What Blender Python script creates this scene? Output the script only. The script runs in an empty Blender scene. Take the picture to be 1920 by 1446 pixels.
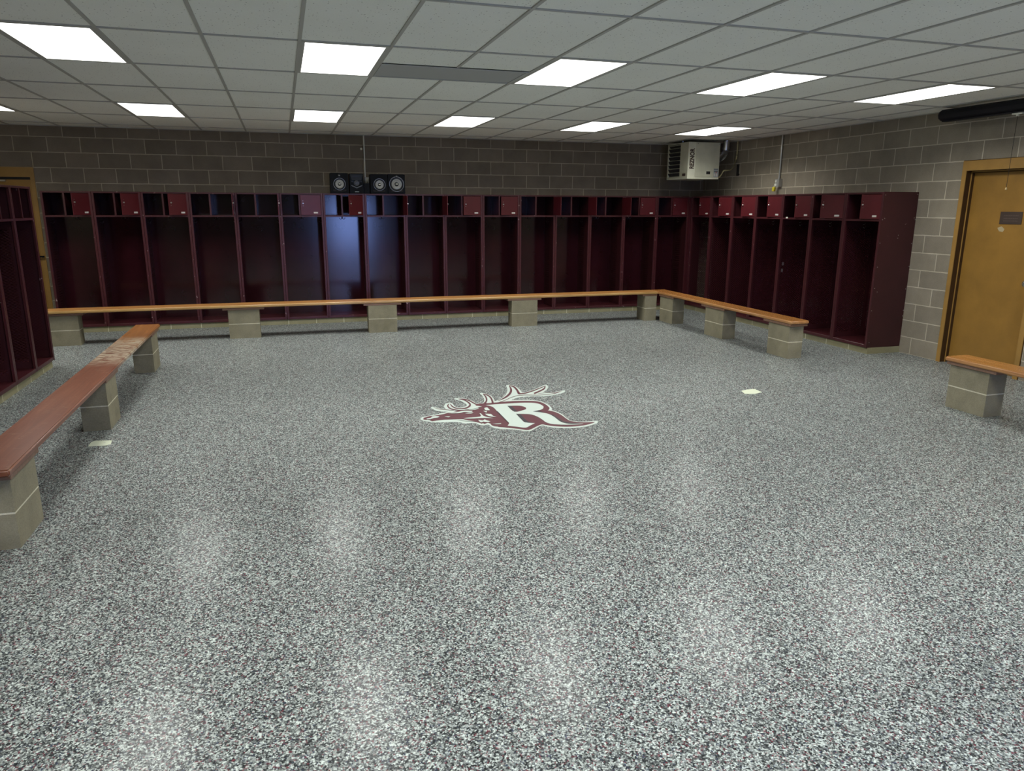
import bpy, bmesh, math, random
from mathutils import Vector, Matrix
from mathutils.geometry import delaunay_2d_cdt
random.seed(7)
sc = bpy.context.scene
COL = sc.collection
PI = math.pi
R = math.radians

# ------------------------------------------------------------------ camera
cd = bpy.data.cameras.new('camera'); cam = bpy.data.objects.new('camera', cd); COL.objects.link(cam)
cd.sensor_fit = 'HORIZONTAL'; cd.sensor_width = 36.0; cd.lens = 36.0 * 1376.59 / 1920.0
cd.clip_start = 0.05; cd.clip_end = 200
cam.location = (-7.2023, -11.9452, 1.7238)
cam.rotation_euler = (1.3328, -0.0036, -0.2966)
sc.camera = cam

# ------------------------------------------------------------------ daylight, exposure
LAMP = 3.0             # glow of the troffer lenses
LAMP_W = 25.0          # watts of each troffer, thrown downwards by its prismatic lens
LAMP_COL = (1.0, 1.0, 0.95)
w = bpy.data.worlds.new('daylight'); sc.world = w; w.use_nodes = True
bgn = w.node_tree.nodes['Background']
bgn.inputs[0].default_value = (0.28, 0.42, 1.0, 1)
bgn.inputs[1].default_value = 16.0
sc.view_settings.view_transform = 'Standard'; sc.view_settings.look = 'None'
sc.view_settings.gamma = 1.0; sc.view_settings.use_curve_mapping = False
sc.view_settings.exposure = 0.0

# ------------------------------------------------------------------ helpers
def setp(o, label=None, cat=None, group=None, kind=None):
    if label: o['label'] = label
    if cat: o['category'] = cat
    if group: o['group'] = group
    if kind: o['kind'] = kind
    return o
def empty(name, loc, rz=0, **k):
    o = bpy.data.objects.new(name, None); COL.objects.link(o)
    o.location = loc; o.rotation_euler = (0, 0, rz); o.empty_display_size = .1
    return setp(o, **k)
class MB:
    def __init__(s): s.v = []; s.f = []; s.m = []
    def add(s, vs, fs, m=0):
        b = len(s.v); s.v += [tuple(v) for v in vs]; s.f += [tuple(i + b for i in f) for f in fs]; s.m += [m] * len(fs)
    def box(s, x0, x1, y0, y1, z0, z1, m=0):
        s.add([(x0,y0,z0),(x1,y0,z0),(x1,y1,z0),(x0,y1,z0),(x0,y0,z1),(x1,y0,z1),(x1,y1,z1),(x0,y1,z1)],
              [(0,3,2,1),(4,5,6,7),(0,1,5,4),(1,2,6,5),(2,3,7,6),(3,0,4,7)], m)
    def quad(s, a, b, c, d, m=0): s.add([a, b, c, d], [(0,1,2,3)], m)
    def lathe(s, prof, origin, axis='z', n=24, m=0):
        # prof: list of (radius, height along axis)
        vs = []; fs = []
        for r, h in prof:
            for k in range(n):
                a = 2*PI*k/n; p = (r*math.cos(a), r*math.sin(a), h)
                if axis == 'y': p = (p[0], -h, p[1])
                elif axis == 'x': p = (h, p[0], p[1])
                vs.append((p[0]+origin[0], p[1]+origin[1], p[2]+origin[2]))
        for i in range(len(prof)-1):
            for k in range(n):
                k2 = (k+1) % n; fs.append((i*n+k, i*n+k2, (i+1)*n+k2, (i+1)*n+k))
        fs.append(tuple(range(n))[::-1]); fs.append(tuple((len(prof)-1)*n+k for k in range(n)))
        s.add(vs, fs, m)
    def tube(s, pts, r, n=10, m=0):
        pts = [Vector(p) for p in pts]; rings = []
        up = Vector((0, 0, 1))
        for i, p in enumerate(pts):
            d = (pts[min(i+1, len(pts)-1)] - pts[max(i-1, 0)]).normalized()
            a = d.cross(up)
            if a.length < .05: a = d.cross(Vector((1, 0, 0)))
            a.normalize(); b = d.cross(a)
            rings.append([p + (a*math.cos(2*PI*k/n) + b*math.sin(2*PI*k/n))*r for k in range(n)])
            up = b if abs(b.z) > .2 else up
        vs = [v for r_ in rings for v in r_]; fs = []
        for i in range(len(pts)-1):
            for k in range(n): fs.append((i*n+k, i*n+(k+1) % n, (i+1)*n+(k+1) % n, (i+1)*n+k))
        fs.append(tuple(range(n))[::-1]); fs.append(tuple((len(pts)-1)*n+k for k in range(n)))
        s.add(vs, fs, m)
    def build(s, name, mats, parent=None, bevel=0, smooth=False, seg=2, **k):
        me = bpy.data.meshes.new(name); me.from_pydata(s.v, [], s.f)
        if not isinstance(mats, (list, tuple)): mats = [mats]
        for mm in mats: me.materials.append(mm)
        for p, i in zip(me.polygons, s.m): p.material_index = i
        bm = bmesh.new(); bm.from_mesh(me); bmesh.ops.recalc_face_normals(bm, faces=bm.faces)
        if bevel: bmesh.ops.bevel(bm, geom=list(bm.edges), offset=bevel, segments=seg, affect='EDGES', clamp_overlap=True)
        bm.to_mesh(me); bm.free()
        if smooth:
            for p in me.polygons: p.use_smooth = True
            try: me.set_sharp_from_angle(angle=R(38))
            except Exception: pass
        o = bpy.data.objects.new(name, me); COL.objects.link(o)
        if parent: o.parent = parent
        return setp(o, **k)
def spline(pts, n=8):
    P = [Vector(p) for p in pts]; out = []
    for i in range(len(P)-1):
        p0 = P[max(i-1,0)]; p1 = P[i]; p2 = P[i+1]; p3 = P[min(i+2, len(P)-1)]
        for k in range(n):
            t = k/n; out.append(.5*((2*p1)+(-p0+p2)*t+(2*p0-5*p1+4*p2-p3)*t*t+(-p0+3*p1-3*p2+p3)*t**3))
    out.append(P[-1]); return out
def copy_tree(o, parent=None):
    c = o.copy(); COL.objects.link(c); c.parent = parent
    for ch in list(o.children): copy_tree(ch, c)
    return c

# ------------------------------------------------------------------ materials
def mat(name, col=(.5,.5,.5), rough=.5, metal=0, spec=.5, coat=0, coat_rough=.1):
    m = bpy.data.materials.new(name); m.use_nodes = True
    b = m.node_tree.nodes['Principled BSDF']
    b.inputs['Base Color'].default_value = (*col, 1); b.inputs['Roughness'].default_value = rough
    b.inputs['Metallic'].default_value = metal; b.inputs['Specular IOR Level'].default_value = spec
    b.inputs['Coat Weight'].default_value = coat; b.inputs['Coat Roughness'].default_value = coat_rough
    return m, m.node_tree, b
def N(nt, t, **k):
    n = nt.nodes.new(t)
    for a, v in k.items(): setattr(n, a, v)
    return n
def coords(nt, kind='Object', scale=None, loc=None):
    tc = N(nt, 'ShaderNodeTexCoord'); mp = N(nt, 'ShaderNodeMapping')
    nt.links.new(tc.outputs[kind], mp.inputs['Vector'])
    if scale: mp.inputs['Scale'].default_value = scale
    if loc: mp.inputs['Location'].default_value = loc
    return mp.outputs[0]
def noise(nt, vec, scale, detail=3, rough=.5, dist=0):
    n = N(nt, 'ShaderNodeTexNoise'); n.inputs['Scale'].default_value = scale
    n.inputs['Detail'].default_value = detail; n.inputs['Roughness'].default_value = rough; n.inputs['Distortion'].default_value = dist
    nt.links.new(vec, n.inputs['Vector']); return n.outputs['Fac']
def ramp(nt, fac, stops, interp='LINEAR'):
    r = N(nt, 'ShaderNodeValToRGB'); cr = r.color_ramp; cr.interpolation = interp
    while len(cr.elements) < len(stops): cr.elements.new(.5)
    for e, (p, c) in zip(cr.elements, stops):
        e.position = p; e.color = (*c, 1) if not isinstance(c, (int, float)) else (c, c, c, 1)
    nt.links.new(fac, r.inputs['Fac']); return r.outputs['Color']
def mix(nt, fac, a, b, mode='MIX'):
    m = N(nt, 'ShaderNodeMix', data_type='RGBA', blend_type=mode)
    for s, v in ((0, fac), (6, a), (7, b)):
        if hasattr(v, 'links') or hasattr(v, 'is_output'): nt.links.new(v, m.inputs[s])
        elif s == 0: m.inputs[0].default_value = v
        else: m.inputs[s].default_value = (*v, 1) if len(v) == 3 else v
    return m.outputs[2]
def math_(nt, op, a, b=0.0, c=None):
    m = N(nt, 'ShaderNodeMath', operation=op)
    for i, v in enumerate((a, b, c)):
        if v is None: continue
        if isinstance(v, (int, float)): m.inputs[i].default_value = v
        else: nt.links.new(v, m.inputs[i])
    return m.outputs[0]
def bump(nt, b, h, strength=.3, dist=.01):
    n = N(nt, 'ShaderNodeBump'); n.inputs['Strength'].default_value = strength; n.inputs['Distance'].default_value = dist
    nt.links.new(h, n.inputs['Height']); nt.links.new(n.outputs[0], b.inputs['Normal']); return n

BW, BH = .4064, .2032
def block_wall(name, axis, phase, c1=(.30,.272,.225), c2=(.245,.222,.182), mortar=(.50,.455,.375), zoff=0.0):
    m, nt, b = mat(name, rough=.85, spec=.25)
    g = N(nt, 'ShaderNodeNewGeometry'); sp = N(nt, 'ShaderNodeSeparateXYZ'); nt.links.new(g.outputs['Position'], sp.inputs[0])
    u = math_(nt, 'SUBTRACT', sp.outputs[axis], phase + .5*BW); v = math_(nt, 'ADD', sp.outputs[2], zoff)
    nz = N(nt, 'ShaderNodeTexNoise'); nz.inputs['Scale'].default_value = 9; nt.links.new(g.outputs['Position'], nz.inputs['Vector'])
    wob = math_(nt, 'MULTIPLY', math_(nt, 'SUBTRACT', nz.outputs['Fac'], .5), .008)
    cb = N(nt, 'ShaderNodeCombineXYZ'); nt.links.new(math_(nt, 'ADD', u, wob), cb.inputs[0]); nt.links.new(math_(nt, 'ADD', v, wob), cb.inputs[1])
    br = N(nt, 'ShaderNodeTexBrick', offset=.5, offset_frequency=2, squash=1.0, squash_frequency=2)
    nt.links.new(cb.outputs[0], br.inputs['Vector'])
    br.inputs['Scale'].default_value = 1; br.inputs['Mortar Size'].default_value = .0062; br.inputs['Mortar Smooth'].default_value = .25
    br.inputs['Brick Width'].default_value = BW; br.inputs['Row Height'].default_value = BH; br.inputs['Bias'].default_value = 0
    br.inputs['Color1'].default_value = (*c1, 1); br.inputs['Color2'].default_value = (*c2, 1); br.inputs['Mortar'].default_value = (*mortar, 1)
    n1 = noise(nt, g.outputs['Position'], 3.2, 5, .6); n2 = noise(nt, g.outputs['Position'], 120, 3, .7)
    c = mix(nt, 1.0, br.outputs['Color'], ramp(nt, n1, [(.3, (.84,.83,.80)), (.7, (1.1,1.09,1.06))]), 'MULTIPLY')
    c = mix(nt, 1.0, c, ramp(nt, n2, [(.3, .86), (.75, 1.1)]), 'MULTIPLY')
    nt.links.new(c, b.inputs['Base Color'])
    h = math_(nt, 'ADD', math_(nt, 'MULTIPLY', br.outputs['Fac'], -1.0), math_(nt, 'MULTIPLY', n2, .35))
    bump(nt, b, h, .5, .004)
    return m
M = {}
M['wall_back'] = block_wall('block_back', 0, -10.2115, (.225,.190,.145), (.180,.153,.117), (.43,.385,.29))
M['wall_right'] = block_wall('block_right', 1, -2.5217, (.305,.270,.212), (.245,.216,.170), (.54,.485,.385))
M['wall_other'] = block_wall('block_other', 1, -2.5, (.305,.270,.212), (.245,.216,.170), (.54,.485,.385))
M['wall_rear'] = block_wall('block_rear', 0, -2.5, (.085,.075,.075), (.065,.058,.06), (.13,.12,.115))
M['curb_x'] = block_wall('curb_block_x', 0, -10.05, (.30,.28,.17), (.26,.245,.155), (.56,.54,.38), .05)
M['curb_y'] = block_wall('curb_block_y', 1, -2.45, (.30,.28,.17), (.26,.245,.155), (.56,.54,.38), .05)

def simple_block(name, c):
    m, nt, b = mat(name, rough=.85, spec=.25); v = coords(nt, 'Object')
    g = N(nt, 'ShaderNodeNewGeometry')
    n1 = noise(nt, g.outputs['Position'], 5, 5, .6); n2 = noise(nt, g.outputs['Position'], 130, 3, .7)
    a = mix(nt, 1.0, ramp(nt, n1, [(.3, tuple(x*.8 for x in c)), (.7, tuple(x*1.12 for x in c))]), ramp(nt, n2, [(.3, .84), (.75, 1.12)]), 'MULTIPLY')
    nt.links.new(a, b.inputs['Base Color']); bump(nt, b, n2, .4, .002); return m
M['pier'] = simple_block('pier_block', (.27,.245,.165))
M['pier_mortar'] = simple_block('pier_mortar', (.66,.62,.46))

# speckled epoxy flake floor under a clear coat
def floor_mat():
    m, nt, b = mat('flake_floor', rough=.6, spec=.12, coat=.32, coat_rough=.21)
    g = N(nt, 'ShaderNodeNewGeometry'); P_ = g.outputs['Position']
    def vor(scale):
        v = N(nt, 'ShaderNodeTexVoronoi', feature='F1'); v.inputs['Scale'].default_value = scale; v.inputs['Randomness'].default_value = 1
        nt.links.new(P_, v.inputs['Vector']); s = N(nt, 'ShaderNodeSeparateColor'); nt.links.new(v.outputs['Color'], s.inputs[0]); return s.outputs
    a = vor(185); d = vor(115)
    pal = [(0, (.008,.010,.011)), (.26, (.035,.040,.042)), (.44, (.12,.13,.13)), (.58, (.25,.28,.265)), (.73, (.54,.60,.565)), (.92, (.035,.05,.09)), (.955, (.16,.025,.04))]
    ca = ramp(nt, a[0], pal, 'CONSTANT'); cb_ = ramp(nt, d[1], pal, 'CONSTANT')
    c = mix(nt, .35, ca, cb_)
    big = noise(nt, P_, 1.1, 3, .5)
    c = mix(nt, 1.0, c, ramp(nt, big, [(.3, .93), (.7, 1.05)]), 'MULTIPLY')
    nt.links.new(c, b.inputs['Base Color'])
    op = noise(nt, P_, 55, 2, .5)
    bn = N(nt, 'ShaderNodeBump'); bn.inputs['Strength'].default_value = .25; bn.inputs['Distance'].default_value = .002
    nt.links.new(op, bn.inputs['Height']); nt.links.new(bn.outputs[0], b.inputs['Coat Normal']); nt.links.new(bn.outputs[0], b.inputs['Normal'])
    return m
M['floor'] = floor_mat()

def ceil_mat():
    m, nt, b = mat('acoustic_tile', rough=.95, spec=.1); g = N(nt, 'ShaderNodeNewGeometry'); P_ = g.outputs['Position']
    v = N(nt, 'ShaderNodeTexVoronoi', feature='F1'); v.inputs['Scale'].default_value = 42; nt.links.new(P_, v.inputs['Vector'])
    s = N(nt, 'ShaderNodeSeparateColor'); nt.links.new(v.outputs['Color'], s.inputs[0])
    dot = math_(nt, 'MULTIPLY', math_(nt, 'LESS_THAN', v.outputs['Distance'], .16), math_(nt, 'GREATER_THAN', s.outputs[0], .55))
    n = noise(nt, P_, 400, 2, .6); n3 = noise(nt, P_, .9, 3, .5)
    base = mix(nt, 1.0, ramp(nt, n3, [(.3, (.83,.85,.80)), (.7, (.89,.91,.86))]), ramp(nt, n, [(.3, .93), (.7, 1.04)]), 'MULTIPLY')
    c = mix(nt, dot, base, (.30,.29,.27)); nt.links.new(c, b.inputs['Base Color']); bump(nt, b, n, .2, .002); return m
M['ceiling'] = ceil_mat()
M['tee'] = mat('ceiling_tee', (.42,.42,.39), .6)[0]

def paint(name, c, rough=.35, wear=.0, coat=0.0, spec=.5):
    m, nt, b = mat(name, c, rough, spec=spec, coat=coat, coat_rough=.15); v = coords(nt, 'Object')
    n1 = noise(nt, v, 4, 4, .6); n2 = noise(nt, v, 60, 3, .6)
    a = ramp(nt, n1, [(.3, tuple(x*.85 for x in c)), (.7, tuple(x*1.12 for x in c))])
    if wear:
        g = N(nt, 'ShaderNodeNewGeometry'); n3 = noise(nt, g.outputs['Position'], 23, 2, .5, .5)
        k = math_(nt, 'GREATER_THAN', n3, 1-wear); a = mix(nt, k, a, (.30,.22,.22))
    nt.links.new(a, b.inputs['Base Color']); bump(nt, b, n2, .08, .002)
    return m
MAR = (.050,.0095,.0125)
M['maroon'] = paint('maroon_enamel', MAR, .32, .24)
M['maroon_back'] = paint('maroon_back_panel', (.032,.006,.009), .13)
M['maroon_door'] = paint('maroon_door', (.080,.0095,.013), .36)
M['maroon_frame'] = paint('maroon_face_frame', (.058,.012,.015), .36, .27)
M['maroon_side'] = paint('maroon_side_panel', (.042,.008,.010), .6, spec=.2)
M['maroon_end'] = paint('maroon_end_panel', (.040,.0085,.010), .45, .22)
M['steel'] = mat('bright_steel', (.62,.62,.60), .3, 1)[0]
M['hook'] = mat('hook_zinc', (.35,.35,.35), .4, 1)[0]
def mesh_panel(name):
    m, nt, b = mat(name, (.045,.009,.012), .5, spec=.3); v = coords(nt, 'Object'); sp = N(nt, 'ShaderNodeSeparateXYZ'); nt.links.new(v, sp.inputs[0])
    p = math_(nt, 'MULTIPLY', sp.outputs[1], 2*PI/.042); q = math_(nt, 'MULTIPLY', sp.outputs[2], 2*PI/.030)
    s = math_(nt, 'ADD', math_(nt, 'COSINE', p), math_(nt, 'COSINE', q))
    s = math_(nt, 'ABSOLUTE', s)
    inz = math_(nt, 'MULTIPLY', math_(nt, 'GREATER_THAN', sp.outputs[2], .10), math_(nt, 'LESS_THAN', sp.outputs[2], 1.42))
    iny = math_(nt, 'MULTIPLY', math_(nt, 'GREATER_THAN', sp.outputs[1], .06), math_(nt, 'LESS_THAN', sp.outputs[1], .45))
    hole = math_(nt, 'MULTIPLY', math_(nt, 'GREATER_THAN', s, .62), math_(nt, 'MULTIPLY', inz, iny))
    nt.links.new(math_(nt, 'SUBTRACT', 1.0, hole), b.inputs['Alpha'])
    return m
M['maroon_mesh'] = mesh_panel('maroon_expanded_mesh')

def wood(name, a, b_, c_, axis=0, rough=.32, worn=None, wornc=(.52,.43,.31)):
    m, nt, b = mat(name, rough=rough, coat=.25, coat_rough=.2); g = N(nt, 'ShaderNodeNewGeometry')
    mp = N(nt, 'ShaderNodeMapping'); nt.links.new(g.outputs['Position'], mp.inputs['Vector'])
    mp.inputs['Scale'].default_value = (.7, 14, 14) if axis == 0 else (14, .7, 14)
    n1 = noise(nt, mp.outputs[0], 1.6, 6, .65, 1.2); n2 = noise(nt, mp.outputs[0], 3.5, 4, .6)
    col = ramp(nt, n1, [(.25, a), (.5, b_), (.78, c_)])
    col = mix(nt, 1.0, col, ramp(nt, n2, [(.3, .90), (.7, 1.04)]), 'MULTIPLY')
    if worn:
        sp = N(nt, 'ShaderNodeSeparateXYZ'); nt.links.new(g.outputs['Position'], sp.inputs[0])
        mr = N(nt, 'ShaderNodeMapRange'); nt.links.new(sp.outputs[1], mr.inputs[0])
        # far third: yellower finish; a band scuffed to bare wood where it changes
        far = ramp(nt, math_(nt, 'DIVIDE', math_(nt, 'ADD', sp.outputs[1], 8.0), 5.0), [(.66, 0.0), (.76, 1.0)])
        col = mix(nt, far, col, mix(nt, 1.0, ramp(nt, n1, [(.25, (.20,.065,.014)), (.6, (.34,.13,.03)), (.8, (.48,.24,.07))]), ramp(nt, n2, [(.3, .8), (.7, 1.1)]), 'MULTIPLY'))
        band = ramp(nt, math_(nt, 'DIVIDE', math_(nt, 'ADD', sp.outputs[1], 8.0), 5.0), [(.52, 0.0), (.60, .9), (.76, .9), (.83, 0.0)])
        mp2 = N(nt, 'ShaderNodeMapping'); nt.links.new(g.outputs['Position'], mp2.inputs['Vector']); mp2.inputs['Scale'].default_value = (7, 20, 7)
        mp2.inputs['Rotation'].default_value = (0, 0, .35)
        n4 = noise(nt, mp2.outputs[0], 1.7, 5, .65, .8)
        k = math_(nt, 'MULTIPLY', ramp(nt, n4, [(.44, .08), (.53, 1.0)]), band)
        k2 = math_(nt, 'MULTIPLY', ramp(nt, n4, [(.60, 0.0), (.72, 1.0)]), .35)
        col = mix(nt, math_(nt, 'MAXIMUM', k, k2), col, wornc)
    nt.links.new(col, b.inputs['Base Color']); bump(nt, b, n2, .05, .002); return m
M['wood_x'] = wood('bench_wood_x', (.26,.10,.025), (.42,.19,.055), (.56,.31,.10), 0)
M['wood_y'] = wood('bench_wood_y', (.30,.115,.028), (.37,.155,.04), (.43,.20,.06), 1, .25)
M['wood_edge_x'] = wood('bench_edge_x', (.30,.15,.05), (.52,.31,.11), (.66,.46,.20), 0)
M['wood_edge_y'] = wood('bench_edge_y', (.28,.12,.04), (.46,.22,.08), (.60,.36,.15), 1)
M['wood_red'] = wood('bench_wood_red', (.115,.034,.016), (.165,.052,.025), (.225,.085,.045), 1, .36, True)
M['cleat'] = wood('cleat_wood', (.13,.07,.045), (.20,.11,.07), (.26,.15,.10), 0, .6)
M['door'] = paint('mustard_door', (.285,.150,.028), .42)
M['frame'] = paint('mustard_frame', (.33,.185,.045), .42)
M['dark'] = mat('dark_gap', (.012,.010,.010), .8)[0]
M['black'] = mat('black_plastic', (.0045,.0055,.007), .5, spec=.12)[0]
M['black2'] = mat('black_gloss', (.010,.012,.015), .3, spec=.4)[0]
M['cone'] = mat('woofer_cone', (.34,.35,.34), .5)[0]
M['ring'] = mat('silver_ring', (.30,.31,.31), .35, .6)[0]
M['navy'] = mat('screen_case', (.006,.006,.010), .55, spec=.3)[0]
M['sign'] = paint('brown_plate', (.055,.035,.026), .5)
M['cream'] = paint('heater_cream', (.50,.50,.38), .45)
M['cream_light'] = paint('heater_cream_light', (.62,.62,.49), .45)
M['text'] = mat('lettering_brown', (.035,.015,.012), .5)[0]
M['galv'] = mat('galvanised', (.55,.56,.56), .28, 1)[0]
M['conduit'] = mat('conduit_grey', (.50,.50,.48), .4, .6)[0]
M['yellow'] = mat('gas_line_yellow', (.66,.60,.30), .5)[0]
M['plug'] = mat('plug_yellow', (.65,.55,.03), .4)[0]
M['white'] = mat('white_plastic', (.78,.78,.68), .5)[0]
M['label'] = mat('sticker_paper', (.55,.53,.50), .6)[0]
M['sticker_grey'] = mat('sticker_grey', (.30,.34,.36), .5)[0]
M['sticker_red'] = mat('sticker_red', (.45,.05,.03), .5)[0]
M['patch'] = mat('floor_patch', (.56,.60,.46), .6)[0]
M['vent'] = mat('vent_grey', (.40,.415,.41), .6)[0]
M['logo_white'] = mat('logo_white', (.52,.60,.55), .5, coat=.6, coat_rough=.25)[0]
M['logo_maroon'] = mat('logo_maroon', (.085,.012,.022), .5, coat=.35, coat_rough=.25)[0]
M['logo_dark'] = mat('logo_dark', (.02,.018,.024), .5, coat=.35, coat_rough=.25)[0]
M['ground'] = mat('outside_concrete', (.35,.35,.34), .9)[0]
m, nt, b = mat('troffer_lens', (.9,.9,.9), .4)
b.inputs['Emission Color'].default_value = (*LAMP_COL, 1); b.inputs['Emission Strength'].default_value = LAMP
M['lens'] = m

M['shade_caulk'] = mat('shade_caulk_brown', (.06,.030,.009), .8, spec=.2)[0]  # brown for the painted reveal shade and the caulk line

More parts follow.
